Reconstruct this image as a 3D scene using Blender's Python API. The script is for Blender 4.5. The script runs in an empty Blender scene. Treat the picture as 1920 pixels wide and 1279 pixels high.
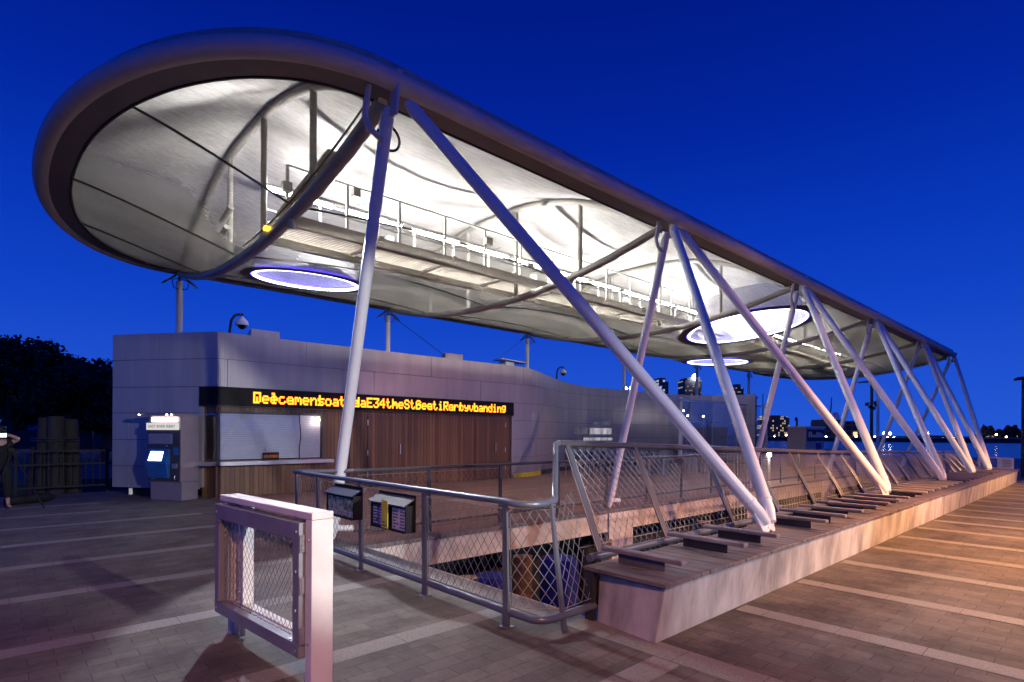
import bpy, math, random
from mathutils import Vector, Matrix
random.seed(7)
PI = math.pi
scn = bpy.context.scene
col = scn.collection
V = Vector

# ------------------------------------------------------------------ camera
CAM_F, CAM_CY, CAM_H = 1048.04, 811.465, 1.65
YAW, ROLL = math.radians(42.5646), math.radians(.32404)
fw = V((math.sin(YAW), math.cos(YAW), 0)); rt0 = V((math.cos(YAW), -math.sin(YAW), 0)); up0 = V((0, 0, 1))
rt = math.cos(ROLL)*rt0 + math.sin(ROLL)*up0
up = -math.sin(ROLL)*rt0 + math.cos(ROLL)*up0
cam_d = bpy.data.cameras.new('camera'); cam = bpy.data.objects.new('camera', cam_d); col.objects.link(cam)
m = Matrix((rt, up, -fw)).transposed().to_4x4(); m.translation = V((0, 0, CAM_H)); cam.matrix_world = m
cam_d.sensor_width = 36; cam_d.sensor_fit = 'HORIZONTAL'; cam_d.lens = CAM_F/1920*36
cam_d.shift_y = (CAM_CY-639.5)/1920; cam_d.clip_start = .05; cam_d.clip_end = 6000
scn.camera = cam

def far(px, d):           # ground position in bearing px of the survey view, d metres away along the axis
    u = (px-960)/CAM_F
    p = fw*d + rt0*(u*d)
    return p.x, p.y
def farz(py, d): return CAM_H + (CAM_CY-py)*d/CAM_F

# ------------------------------------------------------------------ materials
def newmat(name):
    M = bpy.data.materials.new(name); M.use_nodes = True
    nt = M.node_tree; nt.nodes.clear()
    return M, nt, nt.nodes, nt.links
def N(nt, typ, **kw):
    n = nt.nodes.new(typ)
    for k, v in kw.items():
        if k in n.inputs.keys(): n.inputs[k].default_value = v
        else: setattr(n, k, v)
    return n
def c4(c): return (c[0], c[1], c[2], 1)
def mat(name, c, rough=.5, metal=0, var=.18, scale=4, bump=0, bscale=40, spec=.5, stretch=(1, 1, 1), rvar=.12):
    M, nt, ns, L = newmat(name)
    out = N(nt, 'ShaderNodeOutputMaterial'); b = N(nt, 'ShaderNodeBsdfPrincipled'); L.new(b.outputs[0], out.inputs[0])
    tc = N(nt, 'ShaderNodeTexCoord'); mp = N(nt, 'ShaderNodeMapping'); mp.inputs['Scale'].default_value = stretch
    L.new(tc.outputs['Object'], mp.inputs[0])
    nz = N(nt, 'ShaderNodeTexNoise', Scale=scale, Detail=6, Roughness=.6); L.new(mp.outputs[0], nz.inputs['Vector'])
    mx = N(nt, 'ShaderNodeMix', data_type='RGBA')
    mx.inputs[6].default_value = c4([x*(1-var) for x in c]); mx.inputs[7].default_value = c4([min(1, x*(1+var)) for x in c])
    mc = N(nt, 'ShaderNodeMapRange'); mc.inputs[1].default_value = .33; mc.inputs[2].default_value = .67; L.new(nz.outputs[0], mc.inputs[0])
    L.new(mc.outputs[0], mx.inputs[0]); L.new(mx.outputs[2], b.inputs['Base Color'])
    mr = N(nt, 'ShaderNodeMapRange'); mr.inputs[3].default_value = max(.03, rough-rvar); mr.inputs[4].default_value = min(1, rough+rvar)
    L.new(nz.outputs[0], mr.inputs[0]); L.new(mr.outputs[0], b.inputs['Roughness'])
    b.inputs['Metallic'].default_value = metal; b.inputs['Specular IOR Level'].default_value = spec
    if bump:
        n2 = N(nt, 'ShaderNodeTexNoise', Scale=bscale, Detail=5); L.new(mp.outputs[0], n2.inputs['Vector'])
        bp = N(nt, 'ShaderNodeBump', Strength=bump, Distance=.02); L.new(n2.outputs[0], bp.inputs['Height']); L.new(bp.outputs[0], b.inputs['Normal'])
    return M
def emis(name, c, s):
    M, nt, ns, L = newmat(name)
    out = N(nt, 'ShaderNodeOutputMaterial'); e = N(nt, 'ShaderNodeEmission', Color=c4(c), Strength=s); L.new(e.outputs[0], out.inputs[0])
    return M
def brickmat(name, axes, w, h, c1, c2, cm, mortar=.006, rough=.8, bump=.4, noise=.35, off=.5, nscale=30, spec=.3):
    """paving / planks laid out in world metres; axes = which object axes run along and across the course"""
    M, nt, ns, L = newmat(name)
    out = N(nt, 'ShaderNodeOutputMaterial'); b = N(nt, 'ShaderNodeBsdfPrincipled'); L.new(b.outputs[0], out.inputs[0])
    tc = N(nt, 'ShaderNodeTexCoord'); sp = N(nt, 'ShaderNodeSeparateXYZ'); L.new(tc.outputs['Object'], sp.inputs[0])
    cb = N(nt, 'ShaderNodeCombineXYZ'); L.new(sp.outputs[axes[0]], cb.inputs[0]); L.new(sp.outputs[axes[1]], cb.inputs[1])
    bt = N(nt, 'ShaderNodeTexBrick', Scale=1.0); bt.offset = off
    bt.inputs['Brick Width'].default_value = w; bt.inputs['Row Height'].default_value = h
    bt.inputs['Mortar Size'].default_value = mortar; bt.inputs['Mortar Smooth'].default_value = .3; bt.inputs['Bias'].default_value = 0
    bt.inputs['Color1'].default_value = c4(c1); bt.inputs['Color2'].default_value = c4(c2); bt.inputs['Mortar'].default_value = c4(cm)
    L.new(cb.outputs[0], bt.inputs['Vector'])
    st = N(nt, 'ShaderNodeMapping')
    s3 = [nscale]*3
    L.new(tc.outputs['Object'], st.inputs[0])
    if noise < 0:            # grain drawn out along the course
        noise = -noise; s3['XYZ'.index('XYZ'[axes[0]])] = nscale/18
    st.inputs['Scale'].default_value = s3
    nz = N(nt, 'ShaderNodeTexNoise', Scale=1, Detail=8, Roughness=.7); L.new(st.outputs[0], nz.inputs['Vector'])
    n2 = N(nt, 'ShaderNodeTexNoise', Scale=.55, Detail=5, Roughness=.6); L.new(tc.outputs['Object'], n2.inputs['Vector'])
    ad = N(nt, 'ShaderNodeMath', operation='ADD'); L.new(nz.outputs[0], ad.inputs[0]); L.new(n2.outputs[0], ad.inputs[1])
    mr = N(nt, 'ShaderNodeMapRange'); mr.inputs[1].default_value = .5; mr.inputs[2].default_value = 1.5
    mr.inputs[3].default_value = 1-noise; mr.inputs[4].default_value = 1+noise; L.new(ad.outputs[0], mr.inputs[0])
    if 'paver' in name:      # gum spots and darker worn patches
        vo = N(nt, 'ShaderNodeTexVoronoi', Scale=2.6); L.new(tc.outputs['Object'], vo.inputs['Vector'])
        v1 = N(nt, 'ShaderNodeMapRange'); v1.inputs[1].default_value = .035; v1.inputs[2].default_value = .06; v1.inputs[3].default_value = .62; v1.inputs[4].default_value = 1; L.new(vo.outputs['Distance'], v1.inputs[0])
        n3 = N(nt, 'ShaderNodeTexNoise', Scale=1.4, Detail=7, Roughness=.72); L.new(tc.outputs['Object'], n3.inputs['Vector'])
        v2 = N(nt, 'ShaderNodeMapRange'); v2.inputs[1].default_value = .36; v2.inputs[2].default_value = .6; v2.inputs[3].default_value = .58; v2.inputs[4].default_value = 1.2; L.new(n3.outputs[0], v2.inputs[0])
        v3 = N(nt, 'ShaderNodeMath', operation='MULTIPLY'); L.new(v1.outputs[0], v3.inputs[0]); L.new(v2.outputs[0], v3.inputs[1])
        v4 = N(nt, 'ShaderNodeMath', operation='MULTIPLY'); L.new(v3.outputs[0], v4.inputs[0]); L.new(mr.outputs[0], v4.inputs[1]); mr = v4
    mu = N(nt, 'ShaderNodeVectorMath', operation='SCALE'); L.new(bt.outputs['Color'], mu.inputs[0]); L.new(mr.outputs[0], mu.inputs['Scale'])
    L.new(mu.outputs[0], b.inputs['Base Color'])
    b.inputs['Specular IOR Level'].default_value = spec
    r2 = N(nt, 'ShaderNodeMapRange'); r2.inputs[3].default_value = rough-.15; r2.inputs[4].default_value = min(1, rough+.15)
    L.new(n2.outputs[0], r2.inputs[0]); L.new(r2.outputs[0], b.inputs['Roughness'])
    h1 = N(nt, 'ShaderNodeMath', operation='MULTIPLY'); h1.inputs[1].default_value = -1.0; L.new(bt.outputs['Fac'], h1.inputs[0])
    h2 = N(nt, 'ShaderNodeMath', operation='MULTIPLY_ADD'); h2.inputs[1].default_value = .35; L.new(nz.outputs[0], h2.inputs[0]); L.new(h1.outputs[0], h2.inputs[2])
    bp = N(nt, 'ShaderNodeBump', Strength=bump, Distance=.006); L.new(h2.outputs[0], bp.inputs['Height']); L.new(bp.outputs[0], b.inputs['Normal'])
    return M
def membrane(name, c, transp, transl, graded=False):
    M, nt, ns, L = newmat(name)
    out = N(nt, 'ShaderNodeOutputMaterial')
    tc = N(nt, 'ShaderNodeTexCoord')
    mp = N(nt, 'ShaderNodeMapping'); mp.inputs['Scale'].default_value = (2.2, 22, 22); L.new(tc.outputs['Object'], mp.inputs[0])
    nz = N(nt, 'ShaderNodeTexNoise', Scale=1, Detail=7, Roughness=.75); L.new(mp.outputs[0], nz.inputs['Vector'])
    n2 = N(nt, 'ShaderNodeTexNoise', Scale=.7, Detail=4); L.new(tc.outputs['Object'], n2.inputs['Vector'])
    ad = N(nt, 'ShaderNodeMath', operation='ADD'); L.new(nz.outputs[0], ad.inputs[0]); L.new(n2.outputs[0], ad.inputs[1])
    mr = N(nt, 'ShaderNodeMapRange'); mr.inputs[1].default_value = .6; mr.inputs[2].default_value = 1.4; mr.inputs[3].default_value = .55; mr.inputs[4].default_value = 1.22
    L.new(ad.outputs[0], mr.inputs[0])
    cc = N(nt, 'ShaderNodeVectorMath', operation='SCALE'); cc.inputs[0].default_value = c; L.new(mr.outputs[0], cc.inputs['Scale'])
    d = N(nt, 'ShaderNodeBsdfDiffuse'); t = N(nt, 'ShaderNodeBsdfTranslucent'); x = N(nt, 'ShaderNodeBsdfTransparent')
    L.new(cc.outputs[0], d.inputs[0]); L.new(cc.outputs[0], t.inputs[0])
    m1 = N(nt, 'ShaderNodeMixShader', Fac=transl); L.new(d.outputs[0], m1.inputs[1]); L.new(t.outputs[0], m1.inputs[2])
    if transp > 0:
        m2 = N(nt, 'ShaderNodeMixShader', Fac=transp)
        if graded:           # transparency painted lower to rear and far end, imitating mesh seen at a slant
            sp = N(nt, 'ShaderNodeSeparateXYZ'); L.new(tc.outputs['Object'], sp.inputs[0])
            r1 = N(nt, 'ShaderNodeMapRange'); r1.inputs[1].default_value = -3.4; r1.inputs[2].default_value = .4; r1.inputs[3].default_value = .62; r1.inputs[4].default_value = .24
            L.new(sp.outputs[1], r1.inputs[0])
            r2 = N(nt, 'ShaderNodeMapRange'); r2.inputs[1].default_value = -8; r2.inputs[2].default_value = 5; r2.inputs[3].default_value = 1; r2.inputs[4].default_value = .05
            L.new(sp.outputs[0], r2.inputs[0]); mm = N(nt, 'ShaderNodeMath', operation='MULTIPLY'); L.new(r1.outputs[0], mm.inputs[0]); L.new(r2.outputs[0], mm.inputs[1])
            r3 = N(nt, 'ShaderNodeMapRange'); r3.inputs[1].default_value = -18; r3.inputs[2].default_value = -16.3; r3.inputs[3].default_value = .72; r3.inputs[4].default_value = 1
            L.new(sp.outputs[0], r3.inputs[0]); m5 = N(nt, 'ShaderNodeMath', operation='MULTIPLY'); L.new(mm.outputs[0], m5.inputs[0]); L.new(r3.outputs[0], m5.inputs[1])
            n4 = N(nt, 'ShaderNodeMapRange'); n4.inputs[1].default_value = .3; n4.inputs[2].default_value = .7; n4.inputs[3].default_value = .8; n4.inputs[4].default_value = 1.16; L.new(nz.outputs[0], n4.inputs[0])
            m6 = N(nt, 'ShaderNodeMath', operation='MULTIPLY'); L.new(m5.outputs[0], m6.inputs[0]); L.new(n4.outputs[0], m6.inputs[1]); L.new(m6.outputs[0], m2.inputs[0])
        L.new(m1.outputs[0], m2.inputs[1]); L.new(x.outputs[0], m2.inputs[2]); L.new(m2.outputs[0], out.inputs[0])
    else: L.new(m1.outputs[0], out.inputs[0])
    return M
def facade(name, wall, lit, frac, fx, fz, strength):
    """city facade with a grid of windows, some of them lit"""
    M, nt, ns, L = newmat(name)
    out = N(nt, 'ShaderNodeOutputMaterial'); b = N(nt, 'ShaderNodeBsdfPrincipled'); L.new(b.outputs[0], out.inputs[0])
    tc = N(nt, 'ShaderNodeTexCoord'); sp = N(nt, 'ShaderNodeSeparateXYZ'); L.new(tc.outputs['Object'], sp.inputs[0])
    a = N(nt, 'ShaderNodeMath', operation='SUBTRACT'); L.new(sp.outputs[0], a.inputs[0]); L.new(sp.outputs[1], a.inputs[1])
    def cell(src, f):
        q = N(nt, 'ShaderNodeMath', operation='MULTIPLY'); q.inputs[1].default_value = f; L.new(src, q.inputs[0])
        fl = N(nt, 'ShaderNodeMath', operation='FLOOR'); L.new(q.outputs[0], fl.inputs[0])
        fr = N(nt, 'ShaderNodeMath', operation='FRACT'); L.new(q.outputs[0], fr.inputs[0])
        ab = N(nt, 'ShaderNodeMath', operation='COMPARE'); ab.inputs[1].default_value = .5; ab.inputs[2].default_value = .33; L.new(fr.outputs[0], ab.inputs[0])
        return fl.outputs[0], ab.outputs[0]
    u, um = cell(a.outputs[0], fx); w, wm = cell(sp.outputs[2], fz)
    cb = N(nt, 'ShaderNodeCombineXYZ'); L.new(u, cb.inputs[0]); L.new(w, cb.inputs[1])
    wn = N(nt, 'ShaderNodeTexWhiteNoise', noise_dimensions='3D'); L.new(cb.outputs[0], wn.inputs['Vector'])
    lt = N(nt, 'ShaderNodeMath', operation='LESS_THAN'); lt.inputs[1].default_value = frac; L.new(wn.outputs[0], lt.inputs[0])
    mk = N(nt, 'ShaderNodeMath', operation='MULTIPLY'); L.new(um, mk.inputs[0]); L.new(wm, mk.inputs[1])
    m2 = N(nt, 'ShaderNodeMath', operation='MULTIPLY'); L.new(mk.outputs[0], m2.inputs[0]); L.new(lt.outputs[0], m2.inputs[1])
    mx = N(nt, 'ShaderNodeMix', data_type='RGBA'); mx.inputs[6].default_value = c4(wall); mx.inputs[7].default_value = (.02, .025, .04, 1)
    L.new(mk.outputs[0], mx.inputs[0]); L.new(mx.outputs[2], b.inputs['Base Color'])
    sc = N(nt, 'ShaderNodeMath', operation='MULTIPLY'); sc.inputs[1].default_value = strength; L.new(m2.outputs[0], sc.inputs[0])
    b.inputs['Emission Color'].default_value = c4(lit); L.new(sc.outputs[0], b.inputs['Emission Strength']); b.inputs['Roughness'].default_value = .6
    return M

MT = {}
MT['pave'] = brickmat('paver_stone', (0, 1), .31, .152, (.15, .127, .114), (.112, .094, .086), (.05, .044, .044), .0032, .7, .35, .35)
MT['pave2'] = brickmat('paver_stone_cross', (1, 0), .31, .152, (.15, .127, .114), (.112, .094, .086), (.05, .044, .044), .0032, .7, .35, .35)
MT['deck'] = brickmat('deck_planks', (0, 1), 2.6, .14, (.38, .22, .165), (.25, .145, .11), (.04, .026, .022), .006, .55, .5, -.35, .37, 26)
MT['granite'] = mat('pale_granite', (.25, .228, .215), .75, var=.4, scale=120, bump=.15, bscale=150)
MT['concrete'] = mat('cast_concrete', (.43, .41, .385), .75, var=.42, scale=2.2, bump=.25, bscale=28, stretch=(1.6, 1.6, .5))
MT['fascia'] = mat('pale_edge_concrete', (.6, .55, .5), .75, var=.25, scale=2.5, bump=.2, bscale=20)
MT['white'] = mat('white_steel_paint', (.82, .82, .82), .36, var=.05, scale=2)
MT['whiteal'] = mat('white_powder_coat', (.76, .75, .73), .4, var=.07, scale=5)
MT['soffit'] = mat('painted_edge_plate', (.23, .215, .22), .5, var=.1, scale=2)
MT['rim'] = mat('painted_edge_tube', (.6, .6, .6), .6, var=.06, scale=2)
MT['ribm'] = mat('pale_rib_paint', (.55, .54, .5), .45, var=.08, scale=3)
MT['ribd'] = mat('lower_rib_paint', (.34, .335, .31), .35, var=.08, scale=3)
MT['trim'] = mat('edge_trim_paint', (.42, .4, .39), .5, var=.1)
MT['dark'] = mat('dark_metal', (.05, .05, .055), .45, metal=.3)
MT['black'] = mat('black_plastic', (.016, .016, .018), .6, spec=.2)
MT['rail'] = mat('grey_rail_paint', (.17, .19, .225), .34, metal=.35, var=.1)
MT['railr'] = mat('brown_rail_steel', (.085, .08, .085), .34, metal=.2, var=.1)
MT['postm'] = mat('dark_post_paint', (.075, .085, .105), .4, var=.1)
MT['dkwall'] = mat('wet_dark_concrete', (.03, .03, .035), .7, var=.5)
MT['leafgrey'] = mat('grey_gate_paint', (.27, .285, .33), .4, metal=.2, var=.12)
MT['wire'] = mat('steel_wire', (.3, .3, .31), .45, metal=.5)
MT['wood'] = mat('weathered_ipe', (.165, .135, .125), .5, var=.45, scale=3, bump=.3, bscale=14, stretch=(6, .7, 2))
MT['slat'] = mat('weathered_slat_wood', (.24, .205, .2), .5, var=.3, scale=3, bump=.25, bscale=14, stretch=(6, .7, 2))
MT['wallwood'] = brickmat('vertical_wood_cladding', (2, 0), 5.2, .115, (.215, .103, .046), (.1, .046, .022), (.01, .006, .004), .006, .42, .6, -.45, .31, 24, .5)
MT['doorwood'] = brickmat('vertical_door_wood', (2, 0), 5.2, .115, (.19, .09, .04), (.09, .042, .02), (.01, .006, .004), .006, .42, .6, -.45, .31, 24, .5)
MT['memlow'] = membrane('lower_mesh_fabric', (.165, .154, .132), .6, .5, True)
MT['memup'] = membrane('upper_white_fabric', (.85, .85, .84), 0, .12)
MT['well'] = membrane('light_well_fabric', (.9, .9, .92), 0, .3)
MT['collar'] = mat('dark_collar_fabric', (.07, .06, .065), .8)
MT['seam'] = mat('dark_seam_tape', (.05, .045, .045), .8)
MT['catwalk'] = mat('beige_catwalk_paint', (.75, .7, .62), .5, var=.1)
MT['shutter'] = mat('white_roller_shutter', (.72, .72, .74), .4, var=.06)
MT['alu'] = mat('brushed_aluminium', (.55, .54, .55), .32, metal=.85, var=.12, scale=6, stretch=(1, 1, 12))
MT['ledblack'] = mat('black_sign_face', (.01, .008, .008), .4, spec=.15)
MT['amber'] = emis('amber_led', (1, .25, .014), 4.2)
MT['tube'] = emis('fluorescent_tube', (1, .96, .9), 370)
MT['led'] = emis('violet_blue_led', (.10, .075, 1), 5)
MT['ledw'] = emis('blue_white_led', (.62, .6, 1), 9)
def glaremat(name, c, st):  # streaky glow that paints a reflection, no lamp behind it
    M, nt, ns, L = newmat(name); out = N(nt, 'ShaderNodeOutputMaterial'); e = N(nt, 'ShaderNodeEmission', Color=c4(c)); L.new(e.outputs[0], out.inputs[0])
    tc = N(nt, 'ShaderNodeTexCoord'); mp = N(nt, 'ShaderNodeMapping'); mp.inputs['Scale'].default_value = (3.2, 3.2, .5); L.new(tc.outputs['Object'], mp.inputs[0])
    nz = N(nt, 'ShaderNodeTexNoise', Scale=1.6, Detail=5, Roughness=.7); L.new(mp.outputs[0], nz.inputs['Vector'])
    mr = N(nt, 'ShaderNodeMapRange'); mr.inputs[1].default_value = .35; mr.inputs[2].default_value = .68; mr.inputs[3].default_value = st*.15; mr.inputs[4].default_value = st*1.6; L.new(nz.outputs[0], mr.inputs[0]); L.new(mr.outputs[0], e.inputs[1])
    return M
MT['glarep'] = glaremat('bright_painted_glare', (.85, .8, .9), .42); MT['glarep2'] = glaremat('dim_painted_glare', (.55, .52, .8), .14)
MT['screen'] = emis('kiosk_screen_glow', (.5, .78, 1), 9)
MT['lightbox'] = emis('kiosk_lightbox', (1, .86, .78), 5)
MT['signface'] = emis('backlit_sign_face', (.95, .92, .9), .75)
MT['lampw'] = emis('white_lamp', (1, .96, .9), 60)
MT['lampo'] = emis('sodium_lamp', (1, .55, .2), 40)
MT['lampwarm'] = emis('warm_small_lamp', (1, .7, .4), 60)
MT['amberdot'] = emis('amber_marker', (1, .5, .02), 8)
MT['closedled'] = emis('dim_red_led', (.6, .11, .015), .9)
MT['blue'] = mat('kiosk_blue_panel', (.02, .11, .35), .35)
MT['bluesteel'] = mat('blue_hull_paint', (.02, .035, .3), .7, var=.3, spec=.1)
MT['pile'] = mat('timber_pile', (.03, .026, .025), .85, var=.5, scale=3, stretch=(6, 6, .4), bump=.5, bscale=12)
MT['rust'] = mat('rusty_pile', (.16, .085, .04), .8, var=.5)
MT['kiosk'] = mat('kiosk_steel', (.3, .25, .27), .4, metal=.4, var=.08)
MT['kioskface'] = mat('kiosk_dark_face', (.055, .05, .06), .35, metal=.2)
MT['yellow'] = mat('yellow_kerb_paint', (.6, .5, .02), .6)
MT['skin'] = mat('skin', (.5, .3, .22), .5)
MT['cloth'] = mat('black_clothing', (.008, .008, .01), .9)
MT['leaf'] = mat('dark_foliage', (.035, .05, .03), .7, var=.5, scale=2)
MT['bark'] = mat('bark', (.06, .05, .04), .9)
MT['hill'] = mat('far_shore', (.05, .06, .06), .9)
MT['paper1'] = mat('blue_leaflet', (.1, .16, .4), .5, var=.6, scale=22)
MT['paper2'] = mat('yellow_leaflet', (.75, .68, .05), .5, var=.15, scale=20)
MT['paper3'] = mat('white_leaflet', (.62, .64, .72), .5, var=.3, scale=30)
MT['paper4'] = mat('dark_leaflet', (.08, .09, .15), .5, var=.6, scale=30)
MT['paper5'] = mat('photo_leaflet', (.3, .42, .3), .5, var=.9, scale=18)
MT['boxgrey'] = mat('grey_box_plastic', (.13, .13, .135), .6, spec=.2)
MT['boxblue'] = mat('dark_box_plastic', (.022, .026, .07), .6, spec=.15)
MT['greytext'] = mat('grey_lettering', (.12, .12, .13), .6)
MT['bluetext'] = mat('blue_print', (.05, .1, .5), .5)
MT['whitepanel'] = mat('white_sign_panel', (.6, .6, .66), .5, var=.08)

def cladmat():
    M, nt, ns, L = newmat('ribbed_metal_cladding')
    out = N(nt, 'ShaderNodeOutputMaterial'); b = N(nt, 'ShaderNodeBsdfPrincipled'); L.new(b.outputs[0], out.inputs[0])
    tc = N(nt, 'ShaderNodeTexCoord'); sp = N(nt, 'ShaderNodeSeparateXYZ'); L.new(tc.outputs['Object'], sp.inputs[0])
    a = N(nt, 'ShaderNodeMath', operation='MULTIPLY_ADD'); a.inputs[1].default_value = .6; L.new(sp.outputs[1], a.inputs[0]); L.new(sp.outputs[0], a.inputs[2])
    q = N(nt, 'ShaderNodeMath', operation='MULTIPLY'); q.inputs[1].default_value = 2*PI/.05; L.new(a.outputs[0], q.inputs[0])
    s = N(nt, 'ShaderNodeMath', operation='SINE'); L.new(q.outputs[0], s.inputs[0])
    mp = N(nt, 'ShaderNodeMapping'); mp.inputs['Scale'].default_value = (2.2, 2.2, .25); L.new(tc.outputs['Object'], mp.inputs[0])
    nz = N(nt, 'ShaderNodeTexNoise', Scale=1.5, Detail=6); L.new(mp.outputs[0], nz.inputs['Vector'])
    mx = N(nt, 'ShaderNodeMix', data_type='RGBA'); mx.inputs[6].default_value = (.33, .30, .31, 1); mx.inputs[7].default_value = (.46, .42, .43, 1)
    mc = N(nt, 'ShaderNodeMapRange'); mc.inputs[1].default_value = .2; mc.inputs[2].default_value = .8; L.new(nz.outputs[0], mc.inputs[0]); L.new(mc.outputs[0], mx.inputs[0]); L.new(mx.outputs[2], b.inputs['Base Color'])
    b.inputs['Metallic'].default_value = .35; b.inputs['Roughness'].default_value = .36
    bp = N(nt, 'ShaderNodeBump', Strength=.22, Distance=.004); L.new(s.outputs[0], bp.inputs['Height']); L.new(bp.outputs[0], b.inputs['Normal'])
    return M
MT['clad'] = cladmat()
def glassmat(name, tint, refl):
    M, nt, ns, L = newmat(name)
    out = N(nt, 'ShaderNodeOutputMaterial'); g = N(nt, 'ShaderNodeBsdfGlossy', Roughness=.02); t = N(nt, 'ShaderNodeBsdfTransparent', Color=c4(tint))
    a = N(nt, 'ShaderNodeValue'); a.outputs[0].default_value = refl
    mx = N(nt, 'ShaderNodeMixShader'); L.new(a.outputs[0], mx.inputs[0]); L.new(t.outputs[0], mx.inputs[1]); L.new(g.outputs[0], mx.inputs[2]); L.new(mx.outputs[0], out.inputs[0])
    return M
MT['glass'] = glassmat('window_glass', (.92, .93, .95), .06)
MT['screenglass'] = glassmat('windscreen_glass', (.8, .83, .88), .16)
def watermat():
    M, nt, ns, L = newmat('river_water')
    out = N(nt, 'ShaderNodeOutputMaterial'); b = N(nt, 'ShaderNodeBsdfPrincipled'); L.new(b.outputs[0], out.inputs[0])
    b.inputs['Base Color'].default_value = (.006, .012, .04, 1); b.inputs['Specular IOR Level'].default_value = .3; b.inputs['Roughness'].default_value = .2; b.inputs['IOR'].default_value = 1.33
    tc = N(nt, 'ShaderNodeTexCoord'); nz = N(nt, 'ShaderNodeTexNoise', Scale=1.1, Detail=4); L.new(tc.outputs['Object'], nz.inputs['Vector'])
    bp = N(nt, 'ShaderNodeBump', Strength=.3, Distance=.2); L.new(nz.outputs[0], bp.inputs['Height']); L.new(bp.outputs[0], b.inputs['Normal'])
    return M
MT['water'] = watermat()
MT['city1'] = facade('dark_tower_facade', (.035, .045, .08), (1, .8, .5), .13, .3, .4, .3)
MT['city2'] = facade('pale_glass_facade', (.10, .14, .24), (.8, .9, 1), .3, .2, .28, .5)
MT['city3'] = facade('brick_block_facade', (.06, .05, .055), (1, .76, .5), .32, .36, .42, .5)
MT['city4'] = facade('warehouse_facade', (.14, .1, .09), (1, .7, .35), .06, .1, .16, 1.2)

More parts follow.
